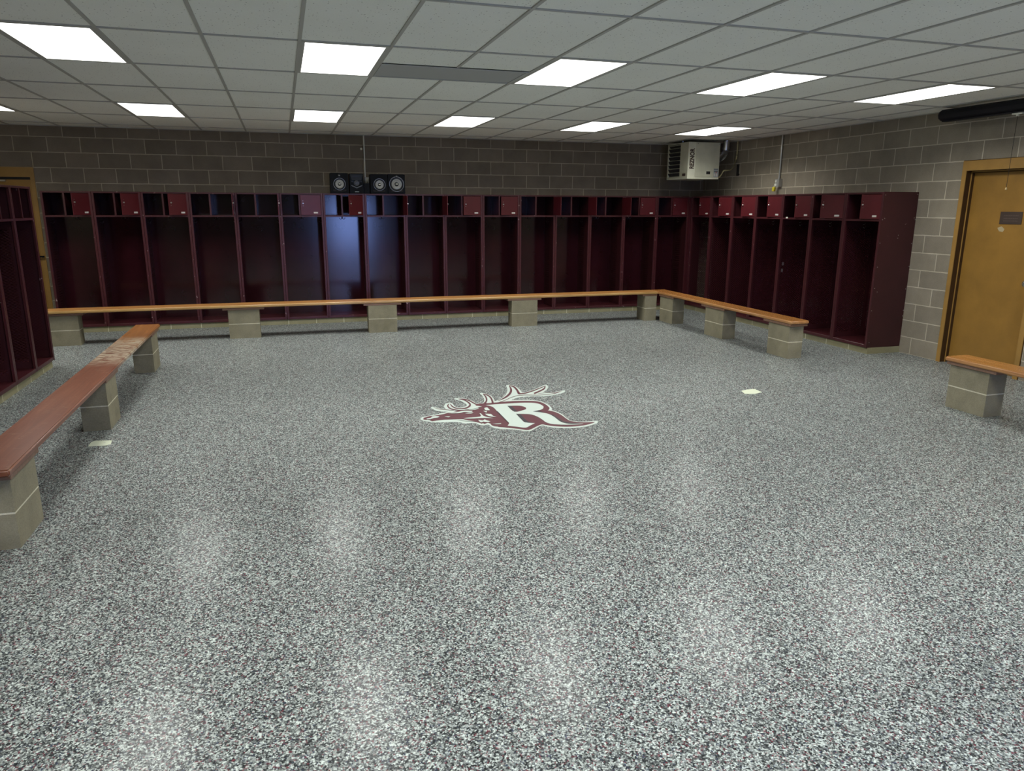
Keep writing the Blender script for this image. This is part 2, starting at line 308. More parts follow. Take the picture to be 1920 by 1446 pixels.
# emblem outlines, metres on the floor
LOGO_WHITE = [(-6.2074,-6.1004),(-6.2041,-6.0853),(-6.1995,-6.0644),(-6.1962,-6.0492),(-6.1909,-6.0416),(-6.1829,-6.031),(-6.1721,-6.0215),(-6.1583,-6.0154),(-6.1417,-6.0106),(-6.1218,-6.0043),(-6.0971,-5.9952),(-6.0692,-5.9846),(-6.0425,-5.9741),(-6.0182,-5.9638),(-5.9952,-5.9534),(-5.9754,-5.9445),(-5.9589,-5.9373),(-5.9456,-5.9316),(-5.9366,-5.9277),(-5.9467,-5.9225),(-5.9613,-5.9149),(-5.9761,-5.9061),(-5.9907,-5.8967),(-6.0055,-5.8862),(-6.018,-5.8738),(-6.027,-5.8588),(-6.0336,-5.842),(-6.0394,-5.8253),(-6.0449,-5.8092),(-6.0496,-5.7933),(-6.0525,-5.7787),(-6.0529,-5.7652),(-6.0516,-5.7531),(-6.0505,-5.7447),(-6.0472,-5.738),(-6.0424,-5.7287),(-6.0372,-5.7224),(-6.032,-5.7207),(-6.0264,-5.722),(-6.0202,-5.7274),(-6.0132,-5.7385),(-6.0055,-5.7536),(-5.997,-5.769),(-5.9871,-5.7844),(-5.9764,-5.8),(-5.9656,-5.8127),(-5.9538,-5.8212),(-5.9419,-5.8269),(-5.9336,-5.8306),(-5.935,-5.8152),(-5.9368,-5.7929),(-5.9363,-5.7693),(-5.9321,-5.7446),(-5.9256,-5.7184),(-5.9185,-5.6951),(-5.9111,-5.6762),(-5.9031,-5.6604),(-5.8948,-5.6481),(-5.8862,-5.64),(-5.8774,-5.6355),(-5.8687,-5.6339),(-5.8595,-5.6347),(-5.8503,-5.6383),(-5.8434,-5.6449),(-5.8398,-5.6543),(-5.8385,-5.6666),(-5.8379,-5.6827),(-5.8388,-5.7044),(-5.8406,-5.7297),(-5.84,-5.7535),(-5.8355,-5.7756),(-5.8288,-5.7964),(-5.8213,-5.8115),(-5.8135,-5.8182),(-5.8049,-5.8195),(-5.7959,-5.8189),(-5.7864,-5.8178),(-5.7764,-5.8149),(-5.7665,-5.81),(-5.7557,-5.8014),(-5.7449,-5.7909),(-5.7373,-5.7833),(-5.7336,-5.7707),(-5.7285,-5.7524),(-5.7253,-5.7335),(-5.7254,-5.7161),(-5.7274,-5.6981),(-5.7305,-5.6778),(-5.7343,-5.6523),(-5.7391,-5.6243),(-5.7448,-5.6),(-5.7516,-5.5829),(-5.7593,-5.5696),(-5.7675,-5.5561),(-5.7773,-5.5393),(-5.7876,-5.5223),(-5.7949,-5.5104),(-5.7894,-5.5037),(-5.7813,-5.4947),(-5.7711,-5.4887),(-5.7587,-5.488),(-5.7442,-5.4903),(-5.7298,-5.495),(-5.7157,-5.5014),(-5.7015,-5.5102),(-5.6887,-5.5222),(-5.6777,-5.5382),(-5.6681,-5.5573),(-5.6595,-5.5781),(-5.6517,-5.6006),(-5.645,-5.6248),(-5.6394,-5.6492),(-5.6371,-5.6759),(-5.6359,-5.7028),(-5.6296,-5.7216),(-5.6134,-5.7291),(-5.5921,-5.7289),(-5.574,-5.7233),(-5.5629,-5.7126),(-5.5549,-5.6964),(-5.5474,-5.6759),(-5.5392,-5.6508),(-5.5313,-5.6212),(-5.5243,-5.589),(-5.5182,-5.5537),(-5.5129,-5.5156),(-5.5093,-5.4777),(-5.5084,-5.4371),(-5.5093,-5.3967),(-5.5101,-5.3682),(-5.502,-5.3647),(-5.4906,-5.3606),(-5.4791,-5.363),(-5.4686,-5.3756),(-5.4581,-5.3946),(-5.449,-5.416),(-5.441,-5.4382),(-5.4342,-5.4628),(-5.4302,-5.4909),(-5.4297,-5.5239),(-5.4318,-5.5603),(-5.4351,-5.5959),(-5.4401,-5.6331),(-5.4464,-5.6695),(-5.4508,-5.6948),(-5.4408,-5.6867),(-5.4262,-5.6747),(-5.41,-5.66),(-5.3928,-5.6433),(-5.3739,-5.6239),(-5.3542,-5.6002),(-5.3332,-5.5707),(-5.3113,-5.5366),(-5.2911,-5.5016),(-5.2742,-5.4675),(-5.2591,-5.4324),(-5.2443,-5.3945),(-5.2277,-5.3475),(-5.2112,-5.2973),(-5.1996,-5.2616),(-5.2007,-5.2616),(-5.2022,-5.2617),(-5.2033,-5.2617),(-5.1961,-5.2271),(-5.1862,-5.1789),(-5.1789,-5.1434),(-5.1748,-5.1357),(-5.1686,-5.1252),(-5.1605,-5.1186),(-5.1496,-5.1175),(-5.1368,-5.1203),(-5.1251,-5.1288),(-5.1151,-5.1437),(-5.1063,-5.1641),(-5.0997,-5.1894),(-5.096,-5.2216),(-5.0944,-5.2584),(-5.0941,-5.2933),(-5.0951,-5.324),(-5.0973,-5.3529),(-5.1001,-5.3802),(-5.1035,-5.4084),(-5.1073,-5.4349),(-5.1101,-5.4533),(-5.099,-5.4533),(-5.0827,-5.4524),(-5.0623,-5.4456),(-5.0371,-5.4296),(-5.0076,-5.4074),(-4.9771,-5.3829),(-4.9453,-5.3555),(-4.9124,-5.3255),(-4.8826,-5.2981),(-4.8574,-5.2741),(-4.8353,-5.2527),(-4.8169,-5.2366),(-4.8024,-5.2261),(-4.7916,-5.221),(-4.7841,-5.2228),(-4.7809,-5.2358),(-4.781,-5.2556),(-4.7814,-5.27),(-4.7873,-5.2884),(-4.796,-5.3147),(-4.8074,-5.3425),(-4.822,-5.3708),(-4.8393,-5.4006),(-4.8573,-5.4286),(-4.8781,-5.4559),(-4.8996,-5.4815),(-4.9146,-5.4992),(-4.9022,-5.505),(-4.884,-5.513),(-4.8625,-5.5186),(-4.8368,-5.5204),(-4.8079,-5.5199),(-4.7808,-5.5164),(-4.7564,-5.5076),(-4.7338,-5.4958),(-4.7155,-5.4873),(-4.7025,-5.4843),(-4.6938,-5.4847),(-4.6886,-5.4885),(-4.6878,-5.498),(-4.6904,-5.5109),(-4.6926,-5.5202),(-4.7006,-5.5316),(-4.7126,-5.5478),(-4.7284,-5.5639),(-4.7489,-5.579),(-4.7732,-5.5941),(-4.7986,-5.6075),(-4.8245,-5.6191),(-4.8514,-5.6292),(-4.8785,-5.6368),(-4.9054,-5.6417),(-4.9325,-5.6442),(-4.9603,-5.6442),(-4.9896,-5.6406),(-5.0197,-5.6346),(-5.0493,-5.6286),(-5.0783,-5.6229),(-5.1067,-5.6173),(-5.1332,-5.6146),(-5.1565,-5.6154),(-5.1778,-5.619),(-5.199,-5.6261),(-5.2219,-5.6381),(-5.2445,-5.6535),(-5.2634,-5.668),(-5.2774,-5.6814),(-5.2876,-5.694),(-5.2944,-5.7028),(-5.282,-5.704),(-5.2637,-5.7061),(-5.2409,-5.7104),(-5.2117,-5.7178),(-5.1781,-5.7273),(-5.1476,-5.7375),(-5.1225,-5.7471),(-5.1005,-5.7573),(-5.0818,-5.7705),(-5.0671,-5.7875),(-5.0558,-5.8074),(-5.0461,-5.83),(-5.0371,-5.8556),(-5.0298,-5.8838),(-5.0247,-5.9133),(-5.0222,-5.9443),(-5.022,-5.9765),(-5.0235,-6.0078),(-5.0277,-6.0409),(-5.0336,-6.073),(-5.0379,-6.0953),(-5.0434,-6.1044),(-5.051,-6.1169),(-5.0564,-6.126),(-5.0527,-6.1316),(-5.0472,-6.14),(-5.0414,-6.1518),(-5.035,-6.1666),(-5.0284,-6.1847),(-5.0226,-6.2067),(-5.0182,-6.2337),(-5.0147,-6.2644),(-5.0128,-6.2962),(-5.0138,-6.33),(-5.0163,-6.3648),(-5.0176,-6.3959),(-5.0169,-6.4218),(-5.0149,-6.4441),(-5.0108,-6.4637),(-5.005,-6.4804),(-4.9971,-6.4944),(-4.9855,-6.5067),(-4.9681,-6.5176),(-4.9469,-6.5268),(-4.9259,-6.5337),(-4.9061,-6.5381),(-4.8864,-6.5403),(-4.8676,-6.5411),(-4.8492,-6.5393),(-4.8318,-6.5361),(-4.8181,-6.5362),(-4.8098,-6.543),(-4.8052,-6.5529),(-4.8024,-6.5602),(-4.8059,-6.5686),(-4.8112,-6.5806),(-4.8187,-6.5922),(-4.8277,-6.6017),(-4.8389,-6.6109),(-4.8547,-6.6213),(-4.8767,-6.6346),(-4.9032,-6.6491),(-4.9321,-6.661),(-4.9639,-6.6692),(-4.9981,-6.675),(-5.0311,-6.678),(-5.0616,-6.6782),(-5.091,-6.6757),(-5.1192,-6.6704),(-5.1465,-6.6617),(-5.1729,-6.6501),(-5.1971,-6.637),(-5.2193,-6.6221),(-5.2394,-6.6056),(-5.2566,-6.5891),(-5.2679,-6.569),(-5.2762,-6.5489),(-5.2895,-6.541),(-5.3117,-6.5537),(-5.3385,-6.5784),(-5.365,-6.603),(-5.3894,-6.6278),(-5.4136,-6.6524),(-5.4385,-6.6633),(-5.4652,-6.6514),(-5.493,-6.6261),(-5.5202,-6.6025),(-5.5468,-6.5855),(-5.5726,-6.5704),(-5.5948,-6.5583),(-5.611,-6.5517),(-5.6237,-6.5482),(-5.6365,-6.5412),(-5.6523,-6.527),(-5.6683,-6.5093),(-5.681,-6.4925),(-5.6882,-6.4789),(-5.692,-6.4663),(-5.695,-6.4523),(-5.6972,-6.4336),(-5.6985,-6.4134),(-5.7015,-6.3992),(-5.7075,-6.3955),(-5.7152,-6.3979),(-5.7229,-6.4003),(-5.7297,-6.4013),(-5.7365,-6.4023),(-5.7442,-6.4014),(-5.7541,-6.3982),(-5.7649,-6.3932),(-5.7737,-6.3854),(-5.7779,-6.3735),(-5.7801,-6.3589),(-5.7844,-6.3453),(-5.7918,-6.3332),(-5.8014,-6.3221),(-5.8145,-6.3141),(-5.8344,-6.3121),(-5.8578,-6.3133),(-5.877,-6.3108),(-5.8874,-6.3005),(-5.8936,-6.2865),(-5.9019,-6.2735),(-5.9141,-6.2629),(-5.9285,-6.2534),(-5.9461,-6.2455),(-5.9684,-6.2398),(-5.9939,-6.2357),(-6.0188,-6.2318),(-6.043,-6.2276),(-6.0667,-6.2236),(-6.0874,-6.2193),(-6.1042,-6.215),(-6.1182,-6.2105),(-6.1303,-6.2037),(-6.1402,-6.1934),(-6.1483,-6.1809),(-6.157,-6.1687),(-6.1677,-6.1579),(-6.1789,-6.1475),(-6.1887,-6.1366),(-6.1966,-6.1235),(-6.203,-6.1099)]
LOGO_HEAD = [(-6.174,-6.0556),(-6.1157,-6.0173),(-6.068,-6.0152),(-5.9841,-5.9863),(-5.9433,-5.9588),(-5.8992,-5.9585),(-5.8572,-5.9291),(-5.8183,-5.9152),(-5.7399,-5.9245),(-5.6964,-5.9304),(-5.6521,-5.8988),(-5.6581,-5.8152),(-5.6456,-5.7477),(-5.6153,-5.7384),(-5.5741,-5.7414),(-5.5528,-5.7836),(-5.5217,-5.89),(-5.5214,-6.0186),(-5.5241,-6.2138),(-5.5276,-6.4129),(-5.5589,-6.4702),(-5.5749,-6.5236),(-5.6212,-6.4884),(-5.671,-6.4564),(-5.6818,-6.4197),(-5.6783,-6.3763),(-5.6904,-6.3428),(-5.7176,-6.3648),(-5.7272,-6.3769),(-5.7336,-6.3452),(-5.7509,-6.3625),(-5.7533,-6.3395),(-5.7877,-6.2918),(-5.8323,-6.2483),(-5.8619,-6.1936),(-5.9133,-6.1754),(-5.9626,-6.1672),(-6.0199,-6.1567),(-6.0805,-6.1636),(-6.1213,-6.1791),(-6.141,-6.1505),(-6.1243,-6.1293),(-6.1488,-6.1252),(-6.1834,-6.1074)]
LOGO_BACK = [(-5.5741,-5.7414),(-5.5482,-5.7422),(-5.5115,-5.7433),(-5.477,-5.7434),(-5.4499,-5.7416),(-5.425,-5.7389),(-5.4003,-5.7367),(-5.3757,-5.7353),(-5.3513,-5.7346),(-5.3245,-5.7353),(-5.2936,-5.738),(-5.2602,-5.7421),(-5.2273,-5.7479),(-5.1947,-5.7555),(-5.1627,-5.7647),(-5.1344,-5.7749),(-5.1111,-5.7853),(-5.0915,-5.7968),(-5.0754,-5.8117),(-5.0631,-5.8306),(-5.0542,-5.8528),(-5.0476,-5.8779),(-5.0429,-5.9068),(-5.0404,-5.9385),(-5.0397,-5.9695),(-5.0417,-6.002),(-5.0455,-6.0338),(-5.0483,-6.0559),(-5.0542,-6.0694),(-5.0625,-6.0882),(-5.0705,-6.1039),(-5.0781,-6.1137),(-5.0853,-6.1205),(-5.0904,-6.125),(-5.0831,-6.1319),(-5.0727,-6.1423),(-5.0626,-6.1563),(-5.0534,-6.1742),(-5.0445,-6.1956),(-5.0373,-6.22),(-5.0325,-6.2474),(-5.0293,-6.2776),(-5.0273,-6.3091),(-5.0269,-6.3434),(-5.0276,-6.3789),(-5.0276,-6.4096),(-5.0272,-6.4326),(-5.0261,-6.451),(-5.0221,-6.4685),(-5.0143,-6.4864),(-5.0036,-6.5032),(-4.9901,-6.5182),(-4.9732,-6.5311),(-4.9535,-6.5421),(-4.933,-6.5509),(-4.9107,-6.557),(-4.8875,-6.561),(-4.8677,-6.5636),(-4.8524,-6.5647),(-4.8405,-6.5645),(-4.8325,-6.5642),(-4.8383,-6.572),(-4.8474,-6.5833),(-4.8624,-6.5954),(-4.8853,-6.6088),(-4.9139,-6.6231),(-4.9441,-6.6342),(-4.9756,-6.6407),(-5.0087,-6.644),(-5.0406,-6.6446),(-5.0703,-6.6426),(-5.099,-6.6379),(-5.1264,-6.6302),(-5.1533,-6.6189),(-5.1792,-6.6045),(-5.2023,-6.5896),(-5.2222,-6.5741),(-5.2395,-6.5578),(-5.254,-6.5436),(-5.2637,-6.5306),(-5.2706,-6.5195),(-5.2806,-6.5156),(-5.2946,-6.521),(-5.3116,-6.5335),(-5.3338,-6.5512),(-5.3651,-6.5798),(-5.4012,-6.6133),(-5.4327,-6.6325),(-5.4548,-6.6276),(-5.4729,-6.6087),(-5.4935,-6.5879),(-5.52,-6.5679),(-5.549,-6.5459),(-5.5763,-6.526),(-5.6024,-6.5088),(-5.6267,-6.4938),(-5.6436,-6.4835),(-5.6279,-6.4563),(-5.6061,-6.4184),(-5.59,-6.3906),(-5.5834,-6.33),(-5.5741,-6.2414),(-5.5675,-6.1515),(-5.5663,-6.0668),(-5.5682,-5.981),(-5.5701,-5.9039),(-5.5715,-5.8372),(-5.573,-5.7805)]
LOGO_R = [(-5.5686,-5.8081),(-5.5432,-5.808),(-5.5068,-5.808),(-5.4705,-5.8083),(-5.4378,-5.8093),(-5.4052,-5.8106),(-5.3726,-5.8121),(-5.3398,-5.8134),(-5.307,-5.8149),(-5.2745,-5.8177),(-5.2414,-5.8223),(-5.2087,-5.8282),(-5.1798,-5.8356),(-5.156,-5.844),(-5.1362,-5.8539),(-5.1195,-5.8666),(-5.106,-5.8829),(-5.0958,-5.902),(-5.0886,-5.9232),(-5.0854,-5.95),(-5.0851,-5.9789),(-5.0852,-5.9991),(-5.0917,-6.0171),(-5.1012,-6.0422),(-5.1131,-6.0644),(-5.1269,-6.08),(-5.143,-6.0928),(-5.1613,-6.1043),(-5.185,-6.1156),(-5.2108,-6.1256),(-5.2291,-6.1325),(-5.2191,-6.1383),(-5.2046,-6.1469),(-5.1895,-6.1581),(-5.174,-6.1721),(-5.1577,-6.1886),(-5.1436,-6.2064),(-5.1326,-6.224),(-5.1237,-6.2429),(-5.1169,-6.2659),(-5.1124,-6.2946),(-5.1101,-6.3272),(-5.1088,-6.361),(-5.1095,-6.397),(-5.1113,-6.434),(-5.1106,-6.4669),(-5.1064,-6.4939),(-5.0999,-6.517),(-5.0905,-6.5366),(-5.0793,-6.5525),(-5.0653,-6.565),(-5.0452,-6.575),(-5.0123,-6.5828),(-4.9732,-6.5882),(-4.9451,-6.5917),(-4.9513,-6.5949),(-4.9609,-6.5992),(-4.9769,-6.6012),(-5.0025,-6.5999),(-5.0343,-6.5964),(-5.0654,-6.591),(-5.0941,-6.5836),(-5.122,-6.5743),(-5.1471,-6.564),(-5.1685,-6.5532),(-5.1871,-6.5414),(-5.2024,-6.5275),(-5.2142,-6.5115),(-5.2227,-6.4934),(-5.2287,-6.4724),(-5.2314,-6.4474),(-5.2316,-6.4193),(-5.2323,-6.3908),(-5.2342,-6.3624),(-5.2365,-6.3336),(-5.2404,-6.3059),(-5.2462,-6.2792),(-5.2537,-6.2536),(-5.2625,-6.2319),(-5.2709,-6.216),(-5.2807,-6.204),(-5.2971,-6.1927),(-5.3275,-6.1801),(-5.3646,-6.1683),(-5.3912,-6.1601),(-5.3937,-6.2091),(-5.3971,-6.2765),(-5.3991,-6.3339),(-5.4014,-6.3714),(-5.4024,-6.3999),(-5.3958,-6.4236),(-5.3745,-6.4443),(-5.3456,-6.4604),(-5.3247,-6.4713),(-5.3398,-6.4845),(-5.3613,-6.5031),(-5.3825,-6.5215),(-5.4013,-6.541),(-5.4199,-6.5602),(-5.4386,-6.5693),(-5.4574,-6.562),(-5.4765,-6.5447),(-5.4964,-6.5266),(-5.52,-6.5087),(-5.5444,-6.49),(-5.5616,-6.4769),(-5.5522,-6.459),(-5.5393,-6.4342),(-5.5298,-6.4161),(-5.5302,-6.3905),(-5.5306,-6.3531),(-5.5306,-6.3119),(-5.5294,-6.2664),(-5.5277,-6.2168),(-5.5266,-6.1719),(-5.5267,-6.14),(-5.5274,-6.1134),(-5.5275,-6.077),(-5.5245,-6.0184),(-5.5209,-5.9489),(-5.5228,-5.8902),(-5.5359,-5.8517),(-5.5548,-5.8254)]
LOGO_COUNTER = [(-5.389,-5.8921),(-5.365,-5.8957),(-5.3313,-5.901),(-5.3027,-5.9079),(-5.2851,-5.9158),(-5.2726,-5.9253),(-5.2629,-5.9381),(-5.2555,-5.9581),(-5.2508,-5.9813),(-5.2478,-5.9978),(-5.2518,-6.0102),(-5.2573,-6.0271),(-5.2613,-6.0393),(-5.2714,-6.048),(-5.2865,-6.0602),(-5.3056,-6.0712),(-5.3329,-6.0869),(-5.3642,-6.1013),(-5.3867,-6.0918),(-5.3934,-6.0354),(-5.3914,-5.9533)]
LOGO_DARK = [[(-5.389,-5.8921),(-5.3562,-5.9054),(-5.3611,-6.0012),(-5.3559,-6.0778),(-5.3867,-6.0918)],[(-5.3912,-6.1601),(-5.3585,-6.1919),(-5.3683,-6.3101),(-5.3677,-6.4078),(-5.3404,-6.4635),(-5.3958,-6.4236),(-5.3991,-6.3339)],[(-5.118,-6.269),(-5.0952,-6.2722),(-5.0915,-6.3909),(-5.0825,-6.4912),(-5.0363,-6.5524),(-4.9666,-6.576),(-5.0452,-6.575),(-5.0905,-6.5366),(-5.1106,-6.4669),(-5.1088,-6.361)],[(-5.2291,-6.1325),(-5.1613,-6.1043),(-5.1664,-6.1472),(-5.1436,-6.2064),(-5.1895,-6.1581)],[(-5.521,-6.0488),(-5.5276,-6.4129),(-5.5343,-6.3809),(-5.5297,-6.0161)]]
LOGO_FLECKS = [[(-6.1554,-6.0923),(-6.1365,-6.0891),(-6.115,-6.0807),(-6.1049,-6.0589),(-6.0942,-6.0394),(-6.0707,-6.0399),(-6.0487,-6.048),(-6.0413,-6.0578),(-6.0396,-6.0665),(-6.0488,-6.0788),(-6.0618,-6.0915),(-6.0763,-6.0934),(-6.0923,-6.0952),(-6.1096,-6.1077),(-6.1266,-6.1193),(-6.1432,-6.1189),(-6.1555,-6.1155),(-6.1554,-6.104)],[(-5.9969,-6.0678),(-5.9726,-6.0749),(-5.9483,-6.082),(-5.959,-6.0955),(-5.9709,-6.1071),(-5.9762,-6.1032),(-5.9808,-6.0931),(-5.9895,-6.0796)],[(-5.9448,-5.9863),(-5.9304,-5.9806),(-5.9116,-5.9747),(-5.8942,-5.9744),(-5.8761,-5.9735),(-5.8567,-5.966),(-5.8369,-5.9567),(-5.8192,-5.9464),(-5.7977,-5.9414),(-5.7604,-5.9531),(-5.728,-5.9667),(-5.7326,-5.9844),(-5.7452,-6.0001),(-5.7751,-5.9933),(-5.8081,-5.985),(-5.8295,-5.9949),(-5.8484,-6.0062),(-5.8692,-6.0072),(-5.8917,-6.0034),(-5.9209,-5.9947)],[(-5.8101,-6.0305),(-5.7926,-6.0209),(-5.7704,-6.0125),(-5.7493,-6.0168),(-5.7332,-6.0234),(-5.742,-6.0375),(-5.7573,-6.0492),(-5.7852,-6.0414)],[(-5.6069,-5.9085),(-5.5929,-5.8999),(-5.5784,-5.8961),(-5.575,-5.9113),(-5.5753,-5.9349),(-5.5757,-5.9645),(-5.5764,-5.989),(-5.5937,-5.9886),(-5.6112,-5.984),(-5.6148,-5.969),(-5.6133,-5.9495),(-5.6102,-5.9269)],[(-5.6404,-5.9923),(-5.6247,-6.001),(-5.6091,-6.0098),(-5.6174,-6.0323),(-5.6257,-6.0547),(-5.6283,-6.0483),(-5.6319,-6.0364),(-5.6365,-6.0132)],[(-5.6483,-6.0891),(-5.6247,-6.0965),(-5.601,-6.111),(-5.5984,-6.1386),(-5.5991,-6.168),(-5.5889,-6.1904),(-5.5789,-6.2057),(-5.5866,-6.2049),(-5.5992,-6.1998),(-5.6191,-6.1866),(-5.6377,-6.1647),(-5.6454,-6.1249)],[(-5.8567,-6.1718),(-5.8383,-6.1679),(-5.8119,-6.1645),(-5.7795,-6.166),(-5.7477,-6.1675),(-5.7232,-6.1642),(-5.7067,-6.1605),(-5.6998,-6.1426),(-5.6929,-6.1246),(-5.6912,-6.0928),(-5.6895,-6.0608),(-5.6844,-6.0623),(-5.6792,-6.072),(-5.6795,-6.1018),(-5.6786,-6.1368),(-5.6709,-6.1647),(-5.6579,-6.1906),(-5.6349,-6.2183),(-5.6146,-6.2393),(-5.6371,-6.2304),(-5.6657,-6.2197),(-5.6891,-6.2116),(-5.7141,-6.2056),(-5.7453,-6.2041),(-5.7781,-6.2025),(-5.8115,-6.196),(-5.8391,-6.1878),(-5.8517,-6.1789)],[(-5.7472,-6.2502),(-5.7334,-6.2682),(-5.7169,-6.282),(-5.7043,-6.268),(-5.6955,-6.2499),(-5.6893,-6.269),(-5.6811,-6.2925),(-5.6721,-6.3128),(-5.6649,-6.3276),(-5.6841,-6.3323),(-5.7051,-6.334),(-5.7138,-6.3219),(-5.7204,-6.3114),(-5.732,-6.3231),(-5.7429,-6.332),(-5.7493,-6.3131),(-5.7524,-6.2869),(-5.7504,-6.2658)],[(-5.9166,-6.1899),(-5.8926,-6.1948),(-5.8646,-6.2051),(-5.848,-6.2252),(-5.8323,-6.2483),(-5.8076,-6.2714),(-5.787,-6.2889),(-5.8092,-6.2789),(-5.8365,-6.2654),(-5.8572,-6.2534),(-5.8767,-6.2384),(-5.8991,-6.2125)],[(-5.6744,-6.3774),(-5.6682,-6.3876),(-5.6546,-6.3981),(-5.624,-6.4005),(-5.5958,-6.4004),(-5.5974,-6.4096),(-5.5989,-6.4188),(-5.6187,-6.4192),(-5.6424,-6.415),(-5.6611,-6.396)],[(-5.6902,-5.797),(-5.6742,-5.797),(-5.6573,-5.8119),(-5.6331,-5.8342),(-5.6132,-5.8546),(-5.6396,-5.8703),(-5.6724,-5.8894),(-5.6983,-5.9066),(-5.7246,-5.917),(-5.7593,-5.9096),(-5.7876,-5.8987),(-5.7598,-5.8908),(-5.7274,-5.8734),(-5.7072,-5.8329)]]
